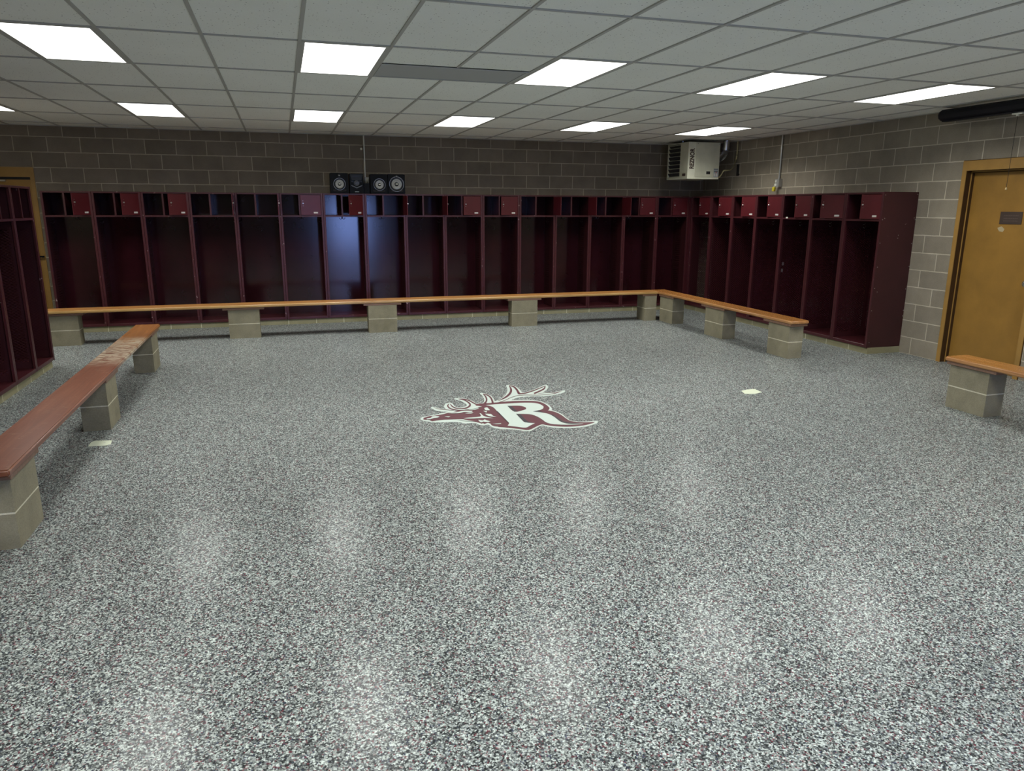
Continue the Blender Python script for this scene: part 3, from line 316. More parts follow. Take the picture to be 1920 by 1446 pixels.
LOGO_TINES = [[(-6.0293,-5.7543),(-6.0252,-5.7642),(-6.0193,-5.7786),(-6.0124,-5.7942),(-6.0053,-5.8079),(-5.9981,-5.819),(-5.9906,-5.8291),(-5.9823,-5.8385),(-5.973,-5.8473),(-5.9623,-5.8556),(-5.9504,-5.8632),(-5.938,-5.8703),(-5.9258,-5.8772),(-5.9128,-5.8845),(-5.899,-5.8919),(-5.8866,-5.8984),(-5.878,-5.9029),(-5.8757,-5.8933),(-5.8842,-5.8881),(-5.8963,-5.8807),(-5.9099,-5.8724),(-5.9228,-5.8642),(-5.9348,-5.8567),(-5.9471,-5.849),(-5.9589,-5.8411),(-5.9695,-5.8328),(-5.9787,-5.8241),(-5.987,-5.815),(-5.9945,-5.8055),(-6.0018,-5.7953),(-6.0093,-5.7831),(-6.0166,-5.7694),(-6.023,-5.7568),(-6.0275,-5.748)],[(-5.8704,-5.6664),(-5.8755,-5.6734),(-5.8833,-5.6839),(-5.8925,-5.6998),(-5.9012,-5.7248),(-5.9061,-5.753),(-5.9079,-5.778),(-5.9077,-5.8011),(-5.9057,-5.8215),(-5.9021,-5.8385),(-5.897,-5.8532),(-5.8905,-5.8665),(-5.8828,-5.8793),(-5.8744,-5.8923),(-5.865,-5.9053),(-5.8535,-5.9171),(-5.839,-5.9264),(-5.8184,-5.9327),(-5.7932,-5.9368),(-5.7693,-5.9394),(-5.7529,-5.9413),(-5.7468,-5.9153),(-5.763,-5.9121),(-5.7864,-5.9076),(-5.8111,-5.9016),(-5.8311,-5.8941),(-5.8451,-5.8847),(-5.8562,-5.8737),(-5.8654,-5.8613),(-5.8735,-5.8482),(-5.8806,-5.8346),(-5.8861,-5.8205),(-5.8901,-5.8058),(-5.8926,-5.7908),(-5.8935,-5.7741),(-5.893,-5.7563),(-5.8917,-5.7404),(-5.8906,-5.7318),(-5.8886,-5.7236),(-5.8826,-5.708),(-5.8754,-5.6919),(-5.8703,-5.6802)],[(-5.8648,-5.6857),(-5.8662,-5.6999),(-5.8682,-5.721),(-5.8698,-5.7455),(-5.8695,-5.7687),(-5.8671,-5.7889),(-5.8634,-5.8083),(-5.8583,-5.8259),(-5.8517,-5.8404),(-5.8433,-5.8509),(-5.8333,-5.8582),(-5.8225,-5.8635),(-5.8119,-5.868),(-5.8014,-5.8728),(-5.7906,-5.8771),(-5.7793,-5.8792),(-5.7676,-5.8771),(-5.7551,-5.8697),(-5.7421,-5.8581),(-5.7295,-5.844),(-5.7184,-5.8285),(-5.7084,-5.8112),(-5.6991,-5.7899),(-5.6908,-5.7639),(-5.6849,-5.7358),(-5.6823,-5.7096),(-5.6824,-5.6865),(-5.684,-5.6652),(-5.6865,-5.6448),(-5.6897,-5.6237),(-5.6939,-5.6017),(-5.6995,-5.5808),(-5.7067,-5.5628),(-5.717,-5.5485),(-5.7297,-5.5369),(-5.7417,-5.5279),(-5.75,-5.5215),(-5.7528,-5.5322),(-5.7455,-5.5418),(-5.7348,-5.5555),(-5.7238,-5.5718),(-5.7154,-5.5896),(-5.7099,-5.6093),(-5.7058,-5.6316),(-5.7029,-5.6547),(-5.7011,-5.6771),(-5.7003,-5.6987),(-5.7006,-5.7195),(-5.7018,-5.7372),(-5.7036,-5.7491),(-5.7052,-5.7561),(-5.7072,-5.763),(-5.7111,-5.7726),(-5.7172,-5.7846),(-5.7262,-5.799),(-5.7374,-5.8143),(-5.7494,-5.828),(-5.7609,-5.8378),(-5.772,-5.8432),(-5.7834,-5.8453),(-5.7948,-5.8445),(-5.8056,-5.8417),(-5.816,-5.8369),(-5.826,-5.8297),(-5.8349,-5.8204),(-5.8422,-5.8091),(-5.8476,-5.7949),(-5.8518,-5.7778),(-5.8548,-5.7595),(-5.8569,-5.7423),(-5.8577,-5.7251),(-5.8573,-5.7059),(-5.8563,-5.6874),(-5.8557,-5.6739)],[(-5.7519,-5.5287),(-5.7437,-5.5341),(-5.7319,-5.5416),(-5.7192,-5.5511),(-5.7083,-5.5623),(-5.6994,-5.5755),(-5.6911,-5.5908),(-5.6837,-5.6074),(-5.6775,-5.6242),(-5.6729,-5.6414),(-5.6695,-5.6597),(-5.6665,-5.6786),(-5.6633,-5.697),(-5.6594,-5.7157),(-5.6554,-5.7347),(-5.6518,-5.7512),(-5.6493,-5.7628),(-5.6374,-5.7338),(-5.6397,-5.7215),(-5.6429,-5.7039),(-5.6465,-5.684),(-5.6501,-5.6648),(-5.6531,-5.6464),(-5.656,-5.6269),(-5.6596,-5.6072),(-5.6649,-5.5887),(-5.6718,-5.5717),(-5.6799,-5.5555),(-5.6892,-5.5413),(-5.6995,-5.5302),(-5.7122,-5.5235),(-5.7267,-5.5203),(-5.7401,-5.5189),(-5.7493,-5.5178)],[(-5.4885,-5.4132),(-5.4895,-5.4326),(-5.4909,-5.46),(-5.493,-5.4896),(-5.4957,-5.5161),(-5.4993,-5.5405),(-5.5035,-5.5664),(-5.5084,-5.5915),(-5.5134,-5.6137),(-5.5185,-5.6324),(-5.5241,-5.6498),(-5.5302,-5.6665),(-5.5366,-5.6816),(-5.5445,-5.6966),(-5.5541,-5.7124),(-5.5635,-5.7267),(-5.5702,-5.7372),(-5.5714,-5.7907),(-5.5648,-5.7785),(-5.5548,-5.7604),(-5.5433,-5.7383),(-5.5324,-5.7146),(-5.5229,-5.6912),(-5.5142,-5.667),(-5.506,-5.6408),(-5.4985,-5.6128),(-5.492,-5.5831),(-5.4861,-5.5519),(-5.4815,-5.5208),(-5.4785,-5.4912),(-5.4783,-5.4639),(-5.4802,-5.4393),(-5.4827,-5.4192),(-5.4843,-5.4051)],[(-5.4856,-5.4134),(-5.4811,-5.4254),(-5.4747,-5.4423),(-5.4684,-5.4618),(-5.464,-5.4815),(-5.4618,-5.5013),(-5.4605,-5.5226),(-5.4604,-5.5449),(-5.4615,-5.5678),(-5.4639,-5.5918),(-5.4676,-5.6177),(-5.4722,-5.6447),(-5.4769,-5.6702),(-5.4823,-5.6954),(-5.4886,-5.7213),(-5.4946,-5.745),(-5.4988,-5.762),(-5.4756,-5.7532),(-5.4723,-5.7368),(-5.4674,-5.7124),(-5.4618,-5.6832),(-5.4568,-5.6541),(-5.4525,-5.626),(-5.4482,-5.5964),(-5.4446,-5.5661),(-5.4425,-5.5374),(-5.4422,-5.5112),(-5.4431,-5.4868),(-5.4455,-5.4646),(-5.4496,-5.4452),(-5.4566,-5.4291),(-5.4658,-5.416),(-5.4747,-5.406),(-5.4807,-5.3989)],[(-5.1531,-5.154),(-5.1591,-5.1832),(-5.1675,-5.2245),(-5.1768,-5.2671),(-5.1853,-5.3008),(-5.1925,-5.3258),(-5.1999,-5.3493),(-5.2077,-5.3715),(-5.2166,-5.3939),(-5.2273,-5.4175),(-5.2399,-5.4428),(-5.2539,-5.4688),(-5.2688,-5.4947),(-5.2844,-5.5204),(-5.301,-5.546),(-5.3185,-5.5713),(-5.3366,-5.5958),(-5.3577,-5.6216),(-5.381,-5.6481),(-5.4022,-5.6714),(-5.4168,-5.6876),(-5.4185,-5.6976),(-5.4049,-5.687),(-5.3851,-5.6719),(-5.3631,-5.6541),(-5.3427,-5.6355),(-5.3246,-5.6167),(-5.307,-5.5966),(-5.2898,-5.5747),(-5.2729,-5.5509),(-5.2562,-5.5248),(-5.2397,-5.4963),(-5.2236,-5.4652),(-5.2083,-5.4317),(-5.1943,-5.3964),(-5.1818,-5.36),(-5.1712,-5.3228),(-5.1623,-5.2844),(-5.1561,-5.2442),(-5.1527,-5.2053),(-5.1507,-5.172),(-5.1493,-5.149)],[(-5.1533,-5.1575),(-5.1484,-5.1696),(-5.1414,-5.1865),(-5.1349,-5.2069),(-5.1314,-5.2292),(-5.131,-5.2533),(-5.1323,-5.2811),(-5.1352,-5.3125),(-5.1394,-5.3463),(-5.1462,-5.3874),(-5.1553,-5.4352),(-5.1643,-5.4797),(-5.1704,-5.5107),(-5.1387,-5.4765),(-5.134,-5.4471),(-5.1269,-5.4034),(-5.1194,-5.3545),(-5.1139,-5.3105),(-5.1105,-5.2737),(-5.1084,-5.2395),(-5.1082,-5.2086),(-5.1112,-5.183),(-5.119,-5.1656),(-5.1304,-5.1556),(-5.1415,-5.1497),(-5.1491,-5.1454)],[(-5.165,-5.5194),(-5.1539,-5.5189),(-5.1381,-5.5186),(-5.1189,-5.5161),(-5.0979,-5.5091),(-5.0747,-5.4965),(-5.0488,-5.4796),(-5.0216,-5.4602),(-4.9946,-5.4397),(-4.9672,-5.4172),(-4.9389,-5.3923),(-4.9115,-5.3674),(-4.8866,-5.3451),(-4.8636,-5.3249),(-4.8421,-5.3059),(-4.8239,-5.2899),(-4.811,-5.2785),(-4.8052,-5.2552),(-4.818,-5.2661),(-4.836,-5.2814),(-4.8574,-5.2995),(-4.8801,-5.3185),(-4.9048,-5.3393),(-4.9318,-5.3623),(-4.9596,-5.3853),(-4.9864,-5.406),(-5.0131,-5.4255),(-5.04,-5.4442),(-5.0654,-5.4602),(-5.0878,-5.4715),(-5.1075,-5.4765),(-5.1256,-5.4768),(-5.1408,-5.4751),(-5.1515,-5.4741)],[(-4.8106,-5.2587),(-4.8187,-5.2771),(-4.8295,-5.3019),(-4.8408,-5.3255),(-4.8518,-5.3445),(-4.8644,-5.3618),(-4.8798,-5.3805),(-4.8974,-5.3996),(-4.9167,-5.4193),(-4.9403,-5.4415),(-4.9672,-5.4651),(-4.992,-5.4862),(-5.0091,-5.5009),(-5.0212,-5.5544),(-5.0039,-5.5386),(-4.9788,-5.5156),(-4.9513,-5.4899),(-4.927,-5.4661),(-4.9074,-5.4462),(-4.8892,-5.4271),(-4.8719,-5.4067),(-4.8546,-5.3816),(-4.8376,-5.3487),(-4.8233,-5.3139),(-4.8128,-5.285),(-4.8057,-5.2659)],[(-5.4237,-5.7507),(-5.413,-5.7437),(-5.3976,-5.7339),(-5.3795,-5.7214),(-5.3606,-5.7064),(-5.3404,-5.6874),(-5.3183,-5.6647),(-5.2957,-5.6417),(-5.2741,-5.6218),(-5.2541,-5.6051),(-5.2347,-5.5902),(-5.2156,-5.5779),(-5.1963,-5.5691),(-5.1771,-5.5644),(-5.1582,-5.5633),(-5.1388,-5.5649),(-5.118,-5.568),(-5.0951,-5.574),(-5.0706,-5.5827),(-5.0461,-5.5918),(-5.0234,-5.5987),(-5.0032,-5.6028),(-4.9845,-5.6055),(-4.9663,-5.607),(-4.9472,-5.6072),(-4.9263,-5.6062),(-4.9046,-5.6039),(-4.8832,-5.6007),(-4.8637,-5.5967),(-4.8468,-5.5928),(-4.8318,-5.5884),(-4.8171,-5.5825),(-4.801,-5.5739),(-4.7812,-5.5601),(-4.7593,-5.5424),(-4.7392,-5.5255),(-4.7253,-5.5137),(-4.7237,-5.5082),(-4.7361,-5.5147),(-4.754,-5.524),(-4.7738,-5.5344),(-4.7923,-5.5444),(-4.8087,-5.5542),(-4.8246,-5.5646),(-4.8411,-5.5743),(-4.8589,-5.5819),(-4.8789,-5.5873),(-4.9004,-5.5911),(-4.9221,-5.5934),(-4.9429,-5.5943),(-4.9619,-5.5938),(-4.98,-5.5919),(-4.9984,-5.5886),(-5.0184,-5.5839),(-5.0409,-5.5765),(-5.0652,-5.5668),(-5.0896,-5.5575),(-5.1127,-5.5513),(-5.1337,-5.5484),(-5.1535,-5.5474),(-5.1728,-5.5492),(-5.1924,-5.5544),(-5.2121,-5.5635),(-5.2315,-5.576),(-5.2511,-5.5911),(-5.2714,-5.6079),(-5.2933,-5.6281),(-5.316,-5.6513),(-5.3381,-5.6741),(-5.358,-5.693),(-5.3768,-5.7078),(-5.3948,-5.7202),(-5.4102,-5.7301),(-5.4209,-5.7371)],[(-4.9828,-5.5423),(-4.9672,-5.5407),(-4.9446,-5.5383),(-4.9193,-5.5363),(-4.8953,-5.5357),(-4.8714,-5.5375),(-4.8462,-5.5409),(-4.8238,-5.5445),(-4.8081,-5.5469),(-4.8,-5.5242),(-4.8167,-5.5244),(-4.8406,-5.5248),(-4.8673,-5.5254),(-4.8922,-5.5263),(-4.9165,-5.5278),(-4.9418,-5.5297),(-4.9643,-5.5316),(-4.9799,-5.5329)]]
PA = [(-8.677, -6.115), (-8.679, -6.009), (-8.656, -5.976), (-8.54, -6.001), (-8.529, -6.109), (-8.566, -6.126), (-8.638, -6.117)]
PB = [(-3.048, -5.988), (-2.958, -5.958), (-2.88, -5.962), (-2.887, -6.089), (-2.997, -6.13), (-3.087, -6.103)]

# ------------------------------------------------------------------ the room
ZC = 2.783
XL, YR = -10.22, -14.4
def struct(name, mb, m, parent=None, **k):
    return mb.build(name, m, parent, kind='structure', **k) if parent is None else mb.build(name, m, parent, **k)
q = MB(); q.box(-11.9, .2, YR-.2, .2, -.12, 0); struct('floor', q, M['floor'])
q = MB(); q.box(-11.9, .2, YR-.2, .2, ZC+.006, ZC+.08); struct('ceiling', q, M['ceiling'])
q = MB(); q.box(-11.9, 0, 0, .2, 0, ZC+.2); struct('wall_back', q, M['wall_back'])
DY0, DY1, DZ = -6.376, -5.36, 2.235     # right door opening
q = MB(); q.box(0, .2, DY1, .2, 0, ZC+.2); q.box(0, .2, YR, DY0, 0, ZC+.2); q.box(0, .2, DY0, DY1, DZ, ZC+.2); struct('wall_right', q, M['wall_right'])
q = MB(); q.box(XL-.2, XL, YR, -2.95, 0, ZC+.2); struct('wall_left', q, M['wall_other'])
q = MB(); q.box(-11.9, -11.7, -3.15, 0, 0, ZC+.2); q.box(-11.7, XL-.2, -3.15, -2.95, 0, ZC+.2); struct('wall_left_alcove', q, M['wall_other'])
# rear wall with the open doorway the daylight comes in by
WX0, WX1, WZ = -5.62, -4.35, 2.12
q = MB(); q.box(XL, WX0, YR-.2, YR, 0, ZC+.2); q.box(WX1, .2, YR-.2, YR, 0, ZC+.2); q.box(WX0, WX1, YR-.2, YR, WZ, ZC+.2); struct('wall_rear', q, M['wall_rear'])
q = MB(); q.box(WX0-.03, WX0+.03, YR-.22, YR+.02, 0, WZ+.03); q.box(WX1-.03, WX1+.03, YR-.22, YR+.02, 0, WZ+.03); q.box(WX0, WX1, YR-.22, YR+.02, WZ-.03, WZ+.03)
struct('door_3', q, M['frame'])
q = MB(); q.box(-14, 6, YR-14, YR-.2, -.12, -.02); struct('ground', q, M['ground'])

# ceiling grid: tees of a 2 x 4 ft lay-in ceiling
XG, PX_, YG, PY_ = -7.014, .6021, -1.668, 1.2192
q = MB()
for i in range(-8, 12):
    x = XG + i*PX_
    if -11.7 < x < 0:
        if i == 2: q.box(x-.011, x+.011, YR, YG-3.5*PY_, ZC-.002, ZC+.006); q.box(x-.011, x+.011, YG-3*PY_, 0, ZC-.002, ZC+.006)
        else: q.box(x-.011, x+.011, YR, 0, ZC-.002, ZC+.006)
for j in range(-1, 11):
    y = YG - j*PY_
    if y > YR: q.box(-11.7, 0, y-.011, y+.011, ZC-.0018, ZC+.006)
q.box(-.022, 0, YR, 0, ZC-.002, ZC+.006); q.box(-11.7, 0, -.022, 0, ZC-.002, ZC+.006)
struct('trim_1', q, M['tee'])

# block curbs the lockers stand on
ZB = .076; LF = .5
q = MB(); q.box(-10.25, -.49, -.485, 0, 0, ZB); struct('trim_2', q, M['curb_x'])
q = MB(); q.box(-.485, 0, -4.80, -.485, 0, ZB); struct('trim_3', q, M['curb_y'])
q = MB(); q.box(XL, -9.715, -6.0, -2.93, 0, ZB); struct('trim_4', q, M['curb_y'])

# ------------------------------------------------------------------ troffers
lt = empty('ceiling_light', (0, 0, ZC))
al = bpy.data.lights.new('lamp', 'AREA'); al.shape = 'RECTANGLE'; al.size = .53; al.size_y = 1.16; al.energy = LAMP_W; al.spread = R(146); al.color = LAMP_COL
ao = bpy.data.objects.new('lamp', al); COL.objects.link(ao); ao.parent = lt; ao.location = (0, 0, -.006)
W2, L2 = PX_/2, PY_/2
q = MB()
for a in ((-W2+.011, -W2+.035, -L2+.011, L2-.011), (W2-.035, W2-.011, -L2+.011, L2-.011), (-W2+.035, W2-.035, -L2+.011, -L2+.028), (-W2+.035, W2-.035, L2-.028, L2-.011)):
    q.box(*a, -.003, .006)
q.build('frame', M['tee'], lt)
q = MB(); q.box(-W2+.035, W2-.035, -L2+.028, L2-.028, -.001, .005); q.build('diffuser', M['lens'], lt, label='glowing white acrylic diffuser')
colname = {-6: 'cut off by the left edge of the photo', -3: 'above the left bench', 0: 'above the two left stereo speakers', 3: 'above the middle of the back lockers', 6: 'over the right part of the room', 9: 'nearest the right wall'}
names = {(3,-3):'big lit ceiling panel in the near row, far left, over the left bench',
 (3,0):'lit ceiling panel in the near row, left of the grey ceiling vent',
 (3,3):'lit ceiling panel in the near row, touching the right end of the grey ceiling vent',
 (3,6):'lit ceiling panel in the near row, second from the right wall',
 (3,9):'lit ceiling panel in the near row, closest to the tube on the right wall',
 (0,-6):'lit ceiling panel in the far row, mostly cut off by the left photo edge',
 (0,-3):'lit ceiling panel in the far row over the leftmost back lockers',
 (0,0):'lit ceiling panel in the far row just left of the white conduit above the stereo',
 (0,3):'lit ceiling panel in the far row over the middle of the back lockers',
 (0,6):'lit ceiling panel in the far row, just left of the hanging unit heater',
 (0,9):'lit ceiling panel in the far row directly above the hanging unit heater'}
first = True
for j in (0, 3, 6, 9):
    for i in (-6, -3, 0, 3, 6, 9):
        x = XG + (i+.5)*PX_; y = YG - (j+.5)*PY_
        if j > 0 and i == -6: continue
        o = lt if first else copy_tree(lt); first = False
        o.location = (x, y, ZC)
        setp(o, names.get((j, i), 'lit ceiling panel out of sight behind the camera, over the near end of the room'), 'ceiling light', 'lit ceiling panels' if (j, i) in names else 'lit ceiling panels behind the camera')
# grey vent panel
v = empty('ceiling_vent', (XG+2*PX_, YG-3.25*PY_, ZC), label='grey rectangular ceiling vent between two lit panels of the near row', cat='vent')
q = MB(); q.box(-PX_+.012, PX_-.012, -.29, .29, .000, .004); q.build('backing', M['vent'], v)
q = MB()
for a in ((-PX_+.012, PX_-.012, -.29, -.27), (-PX_+.012, PX_-.012, .27, .29), (-PX_+.012, -PX_+.03, -.27, .27), (PX_-.03, PX_-.012, -.27, .27)): q.box(*a, -.004, .004)
q.build('frame', M['vent'], v)
# ------------------------------------------------------------------ lockers
LH = 1.915 - ZB
def make_locker(w, D, kind, angle, name='open_locker'):
    """front at y=0, back at y=D, left at x=0; door hinged at the right"""
    root = empty(name, (0,0,0))
    g = .0015; mm = M['maroon']
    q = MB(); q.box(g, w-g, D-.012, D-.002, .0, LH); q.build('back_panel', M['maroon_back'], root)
    for s in (0, 1):
        x0, x1 = (g, g+.0025) if s == 0 else (w-g-.0025, w-g)
        q = MB()
        if kind == 'mesh': q.quad(((x0+x1)/2, .002, .002), ((x0+x1)/2, D-.012, .002), ((x0+x1)/2, D-.012, LH-.002), ((x0+x1)/2, .002, LH-.002))
        else:
            q.box(x0, x1, .002, D-.012, .002, LH-.002)
            xi0, xi1 = (x1, x1+.004) if s == 0 else (x0-.004, x0)
            for k in range(34):
                z = .20 + k*.034
                q.add([((x1 if s == 0 else x0), .22, z), ((x1 if s == 0 else x0), .40, z), ((x1+.007 if s == 0 else x0-.007), .40, z+.013), ((x1+.007 if s == 0 else x0-.007), .22, z+.013)], [(0,1,2,3)])
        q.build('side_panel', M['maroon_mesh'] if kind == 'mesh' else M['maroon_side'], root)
    q = MB(); q.box(g, w-g, 0, D-.002, LH-.004, LH); q.build('top_panel', mm, root)
    q = MB(); q.box(g, w-g, 0, D-.012, .030, .034); q.build('bottom_panel', mm, root)
    # face frame
    st = .030
    q = MB(); q.box(g, st, -.003, .022, 0, LH-.001); q.box(w-st, w-g, -.003, .022, 0, LH-.001)
    q.box(st, w-st, -.002, .018, LH-.022, LH-.001); q.box(st, w-st, -.002, .018, 0, .036)
    q.build('face_frame', M['maroon_frame'], root, bevel=.002, seg=1)
    zs = 1.600 - ZB
    q = MB(); q.box(st-.01, w-st+.01, -.001, D-.012, zs-.004, zs); q.box(st-.002, w-st+.002, -.002, .012, zs-.022, zs); q.build('shelf', M['maroon_frame'], root)
    xd = w*.47
    q = MB(); q.box(xd-.022, xd, .0, .014, zs, LH-.022); q.box(xd-.004, xd, .014, D-.012, zs, LH-.022); q.build('box_divider', M['maroon_frame'], root)
    # little box door, hinged on the right stile
    dw = w-st-.006 - xd
    d = MB(); d.box(-dw, 0, -.012, -.002, 0, LH-.022-zs-.010)
    door = d.build('box_door', M['maroon_door'], root, bevel=.0015, seg=1); door.location = (w-st-.003, .012, zs+.005); door.rotation_euler = (0, 0, R(angle))
    q = MB(); q.lathe([(.011, 0), (.011, .012), (.007, .016)], (-dw+.035, -.012, .165), 'y', 12)
    q.lathe([(.004, 0), (.004, .004)], (-dw+.035, -.012, .20), 'y', 8); q.lathe([(.004, 0), (.004, .004)], (-dw+.035, -.012, .13), 'y', 8)
    q.build('latch', M['steel'], door)
    q = MB(); q.box(-.105, -.045, -.0135, -.0118, .022, .044); q.build('number_plate', M['label'], door)
    # coat hooks
    for hx, hy, dr in ((w*.5, D-.05, 0), (.03, D*.6, 1), (w-.03, D*.6, -1)):
        q = MB(); z = zs-.03 if dr == 0 else zs-.10
        if dr == 0:
            q.box(hx-.012, hx+.012, hy-.012, hy+.012, zs-.008, zs-.004)
            for s in (-1, 1): q.tube(spline([(hx, hy, zs-.008), (hx+s*.006, hy, z-.02), (hx+s*.028, hy, z-.034), (hx+s*.045, hy, z-.012)], 4), .0035, 6)
        else:
            xw = .006 if dr == 1 else w-.006
            q.tube(spline([(xw, hy, z), (xw+dr*.03, hy, z-.012), (xw+dr*.045, hy, z+.012)], 4), .0035, 6); q.tube(spline([(xw, hy, z+.03), (xw+dr*.03, hy, z+.036), (xw+dr*.04, hy, z+.052)], 4), .0035, 6)
        q.build('coat_hook', M['hook'], root)
    return root
def place_locker(proto, loc, rz, angle, label, group, fresh=False):
    o = proto if fresh else copy_tree(proto)
    o.location = loc; o.rotation_euler = (0, 0, rz)
    for c in o.children:
        if c.name.startswith('box_door'): c.rotation_euler = (0, 0, R(angle))
    setp(o, label, 'locker', group); return o
ordn = ['first','second','third','fourth','fifth','sixth','seventh','eighth','ninth','tenth','eleventh','twelfth','thirteenth','fourteenth','fifteenth','sixteenth']
WB = .6067
angs = [56,50,42,91,91,4,40,93,93,8,8,94,94,94,3,3]
protoB = make_locker(WB, LF-.004, 'louver', 0)
state = lambda a: 'box ajar' if 15 < a < 60 else ('box wide open' if a > 60 else 'box shut')
for k in range(16):
    extra = {6: ', shining blue', 7: ', dim blue', 15: ''}.get(k, '')
    place_locker(protoB, (-10.252 + k*WB, -LF, ZB), 0, angs[k], 'open maroon locker, %s from left on back wall, %s%s' % (ordn[k], state(angs[k]), extra), 'lockers along the back wall', k == 0)
WR = (4.79-.5)/7
protoR = make_locker(WR, LF-.004, 'mesh', 0)
rangs = [6, 10, 8, 4, 4, 28, 6]
for k in range(7):
    extra = {0: ', in the corner', 4: ', pale scuffs inside', 5: ', beyond the bench', 6: ', beside the end panel'}.get(k, '')
    place_locker(protoR, (-LF, -.5 - k*WR, ZB), -PI/2, rangs[k], 'open maroon locker, %s from the corner on the right wall%s' % (ordn[k], extra), 'lockers along the right wall', k == 0)
# two pale scuffs on the side panel and a white tag on the shelf of the fifth one
lk = [o for o in bpy.data.objects if o.get('category') == 'locker' and 'pale scuffs' in o['label']][0]
q = MB()
q.box(.0045, .0052, 0.086-.016, 0.086+.016, 0.881-.022, 0.881+.022); q.box(.0045, .0052, 0.077-.014, 0.077+.018, 0.791-.026, 0.791+.020)
q.build('scuff', mat('scuff_grey', (.17,.14,.15), .7)[0], lk, bevel=.006, label='pale scuff marks')
q = MB(); q.box(0.121-.022, 0.121+.022, -.0045, -.0022, 1.515, 1.533); q.build('shelf_tag', M['white'], lk)
WL = .61
langs = [92, 92, 92, 92, 92]
for k in range(5):
    vis = {0: 'maroon open locker at the far end of the left row, nearest the left doorway', 1: 'maroon open locker, second from the far end of the left row',
           2: 'maroon open locker, third from the far end of the left row'}.get(k, 'maroon open locker of the left row, outside the left edge of the photo')
    place_locker(protoR, (-9.7, -2.9 - (k+1)*WL, ZB), PI/2, langs[k], vis, 'lockers along the left wall' if k < 3 else 'left row lockers out of the frame').scale = (WL/WR, 1, 1)
gone = [o for o in bpy.data.objects if o.name.startswith('box_door') and o.parent and o.parent.location.x < -9.6 and o.parent.location.y < -2.9]
for o in [c for d_ in gone for c in d_.children] + gone: bpy.data.objects.remove(o)     # the left row has lost its little box doors
q = MB(); q.box(-10.2, -9.696, -2.8985, -2.892, ZB-.004, 1.917); q.box(-10.215, -10.201, -5.95, -2.892, ZB, 1.917)
q.build('locker_end_panel', M['maroon'], label='dark maroon end panel at the far end of the left locker row', cat='panel')
# solid end panel of the right row, riveted round its rim
q = MB(); q.box(-LF-.004, -.004, -4.797, -4.791, ZB-.004, 1.917)
pz = [(-.485,1.88),(-.02,1.89),(-.49,1.60),(-.46,1.615),(-.03,1.62),(-.012,1.60),(-.23,1.42),(-.235,1.385),(-.485,1.33),(-.02,1.32),(-.48,1.05),(-.012,1.05),(-.485,.80),(-.44,.755),(-.02,.78),(-.49,.53),(-.012,.52),(-.015,.45),(-.47,.14)]
for x, z in pz: q.lathe([(.005, 0), (.005, .003)], (x, -4.797, z), 'y', 8, 1)
q.build('locker_end_panel', [M['maroon_end'], M['steel']], label='solid maroon metal panel closing the near end of the right locker row', cat='panel')
q = MB(); q.box(-.543, -LF-.001, -.498, -.492, ZB, 1.9)
q.box(-LF+.002, -.003, -LF+.002, -.003, 1.898, 1.905); q.box(-LF+.002, -.003, -.008, -.003, ZB+.002, 1.898)
q.build('corner_filler', M['maroon'], label='maroon filler panel closing the corner between the two locker rows', cat='panel')

# ------------------------------------------------------------------ benches
def pier(x0, x1, y0, y1, label, top=.383):
    q = MB(); q.box(x0, x1, y0, y1, 0, .190); q.box(x0+.001, x1-.001, y0+.001, y1-.001, .190, .200, 1); q.box(x0, x1, y0, y1, .200, top)
    return q.build('bench_pier', [M['pier'], M['pier_mortar']], label=label, cat='bench support', group='block piers under the benches')
def board(name, x0, x1, y0, y1, mt, me, label, z0=.413, z1=.452):
    m = MB(); m.box(x0, x1, y0, y1, z0, z1)
    o = m.build(name, [mt, me], bevel=.009, seg=3, smooth=True, label=label, cat='bench')
    for p in o.data.polygons:
        if abs(p.normal.z) < .8: p.material_index = 1
    return o
def cleat(x0, x1, y0, y1, label):
    q = MB(); q.box(x0, x1, y0, y1, .384, .412); return q.build('bench_cleat', M['cleat'], bevel=.003, seg=1, label=label, cat='bench cleat', group='wood cleats between the piers and the bench boards')
# back bench
b1 = board('bench_board', -10.14, -1.64, -1.60, -1.33, M['wood_x'], M['wood_edge_x'], 'long golden wood bench board in front of the back wall lockers')
for x0, lab in ((-10.14, 'at the far left, beside the left lockers'), (-7.97, 'second from the left, under the sixth locker'), (-6.13, 'below the stereo and the blue shining locker'), (-4.035, 'fourth from the left, right of the middle')):
    dy = {-10.14: .03, -7.97: .015, -6.13: -.01, -4.035: -.02}[x0]
    pier(x0, x0+.395, -1.585+dy, -1.39+dy, 'olive concrete block pier of the back bench, ' + lab)
    cleat(x0-.065, x0+.46, -1.592+dy*.3, -1.36, 'brown wood cleat on the back bench pier, ' + lab)
pier(-1.86, -1.662, -1.60, -1.33, 'block pier of the back bench in the corner beside the right bench'); cleat(-1.90, -1.650, -1.59, -1.36, 'wood cleat at the corner end of the back bench')
# right bench
board('bench_board', -1.635, -1.385, -4.82, -1.33, M['wood_y'], M['wood_edge_y'], 'shorter orange wood bench board in front of the right wall lockers')
for (y0, y1, lab) in ((-2.03, -1.63, 'in the corner'), (-3.40, -2.95, 'in the middle'), (-4.775, -4.385, 'at its near end')):
    pier(-1.615, -1.42, y0, y1, 'olive concrete block pier of the right bench, ' + lab)
    cleat(-1.628, -1.392, y0-.03, y1+(.02 if y1 > -2 else .10), 'wood cleat on the right bench pier ' + lab)
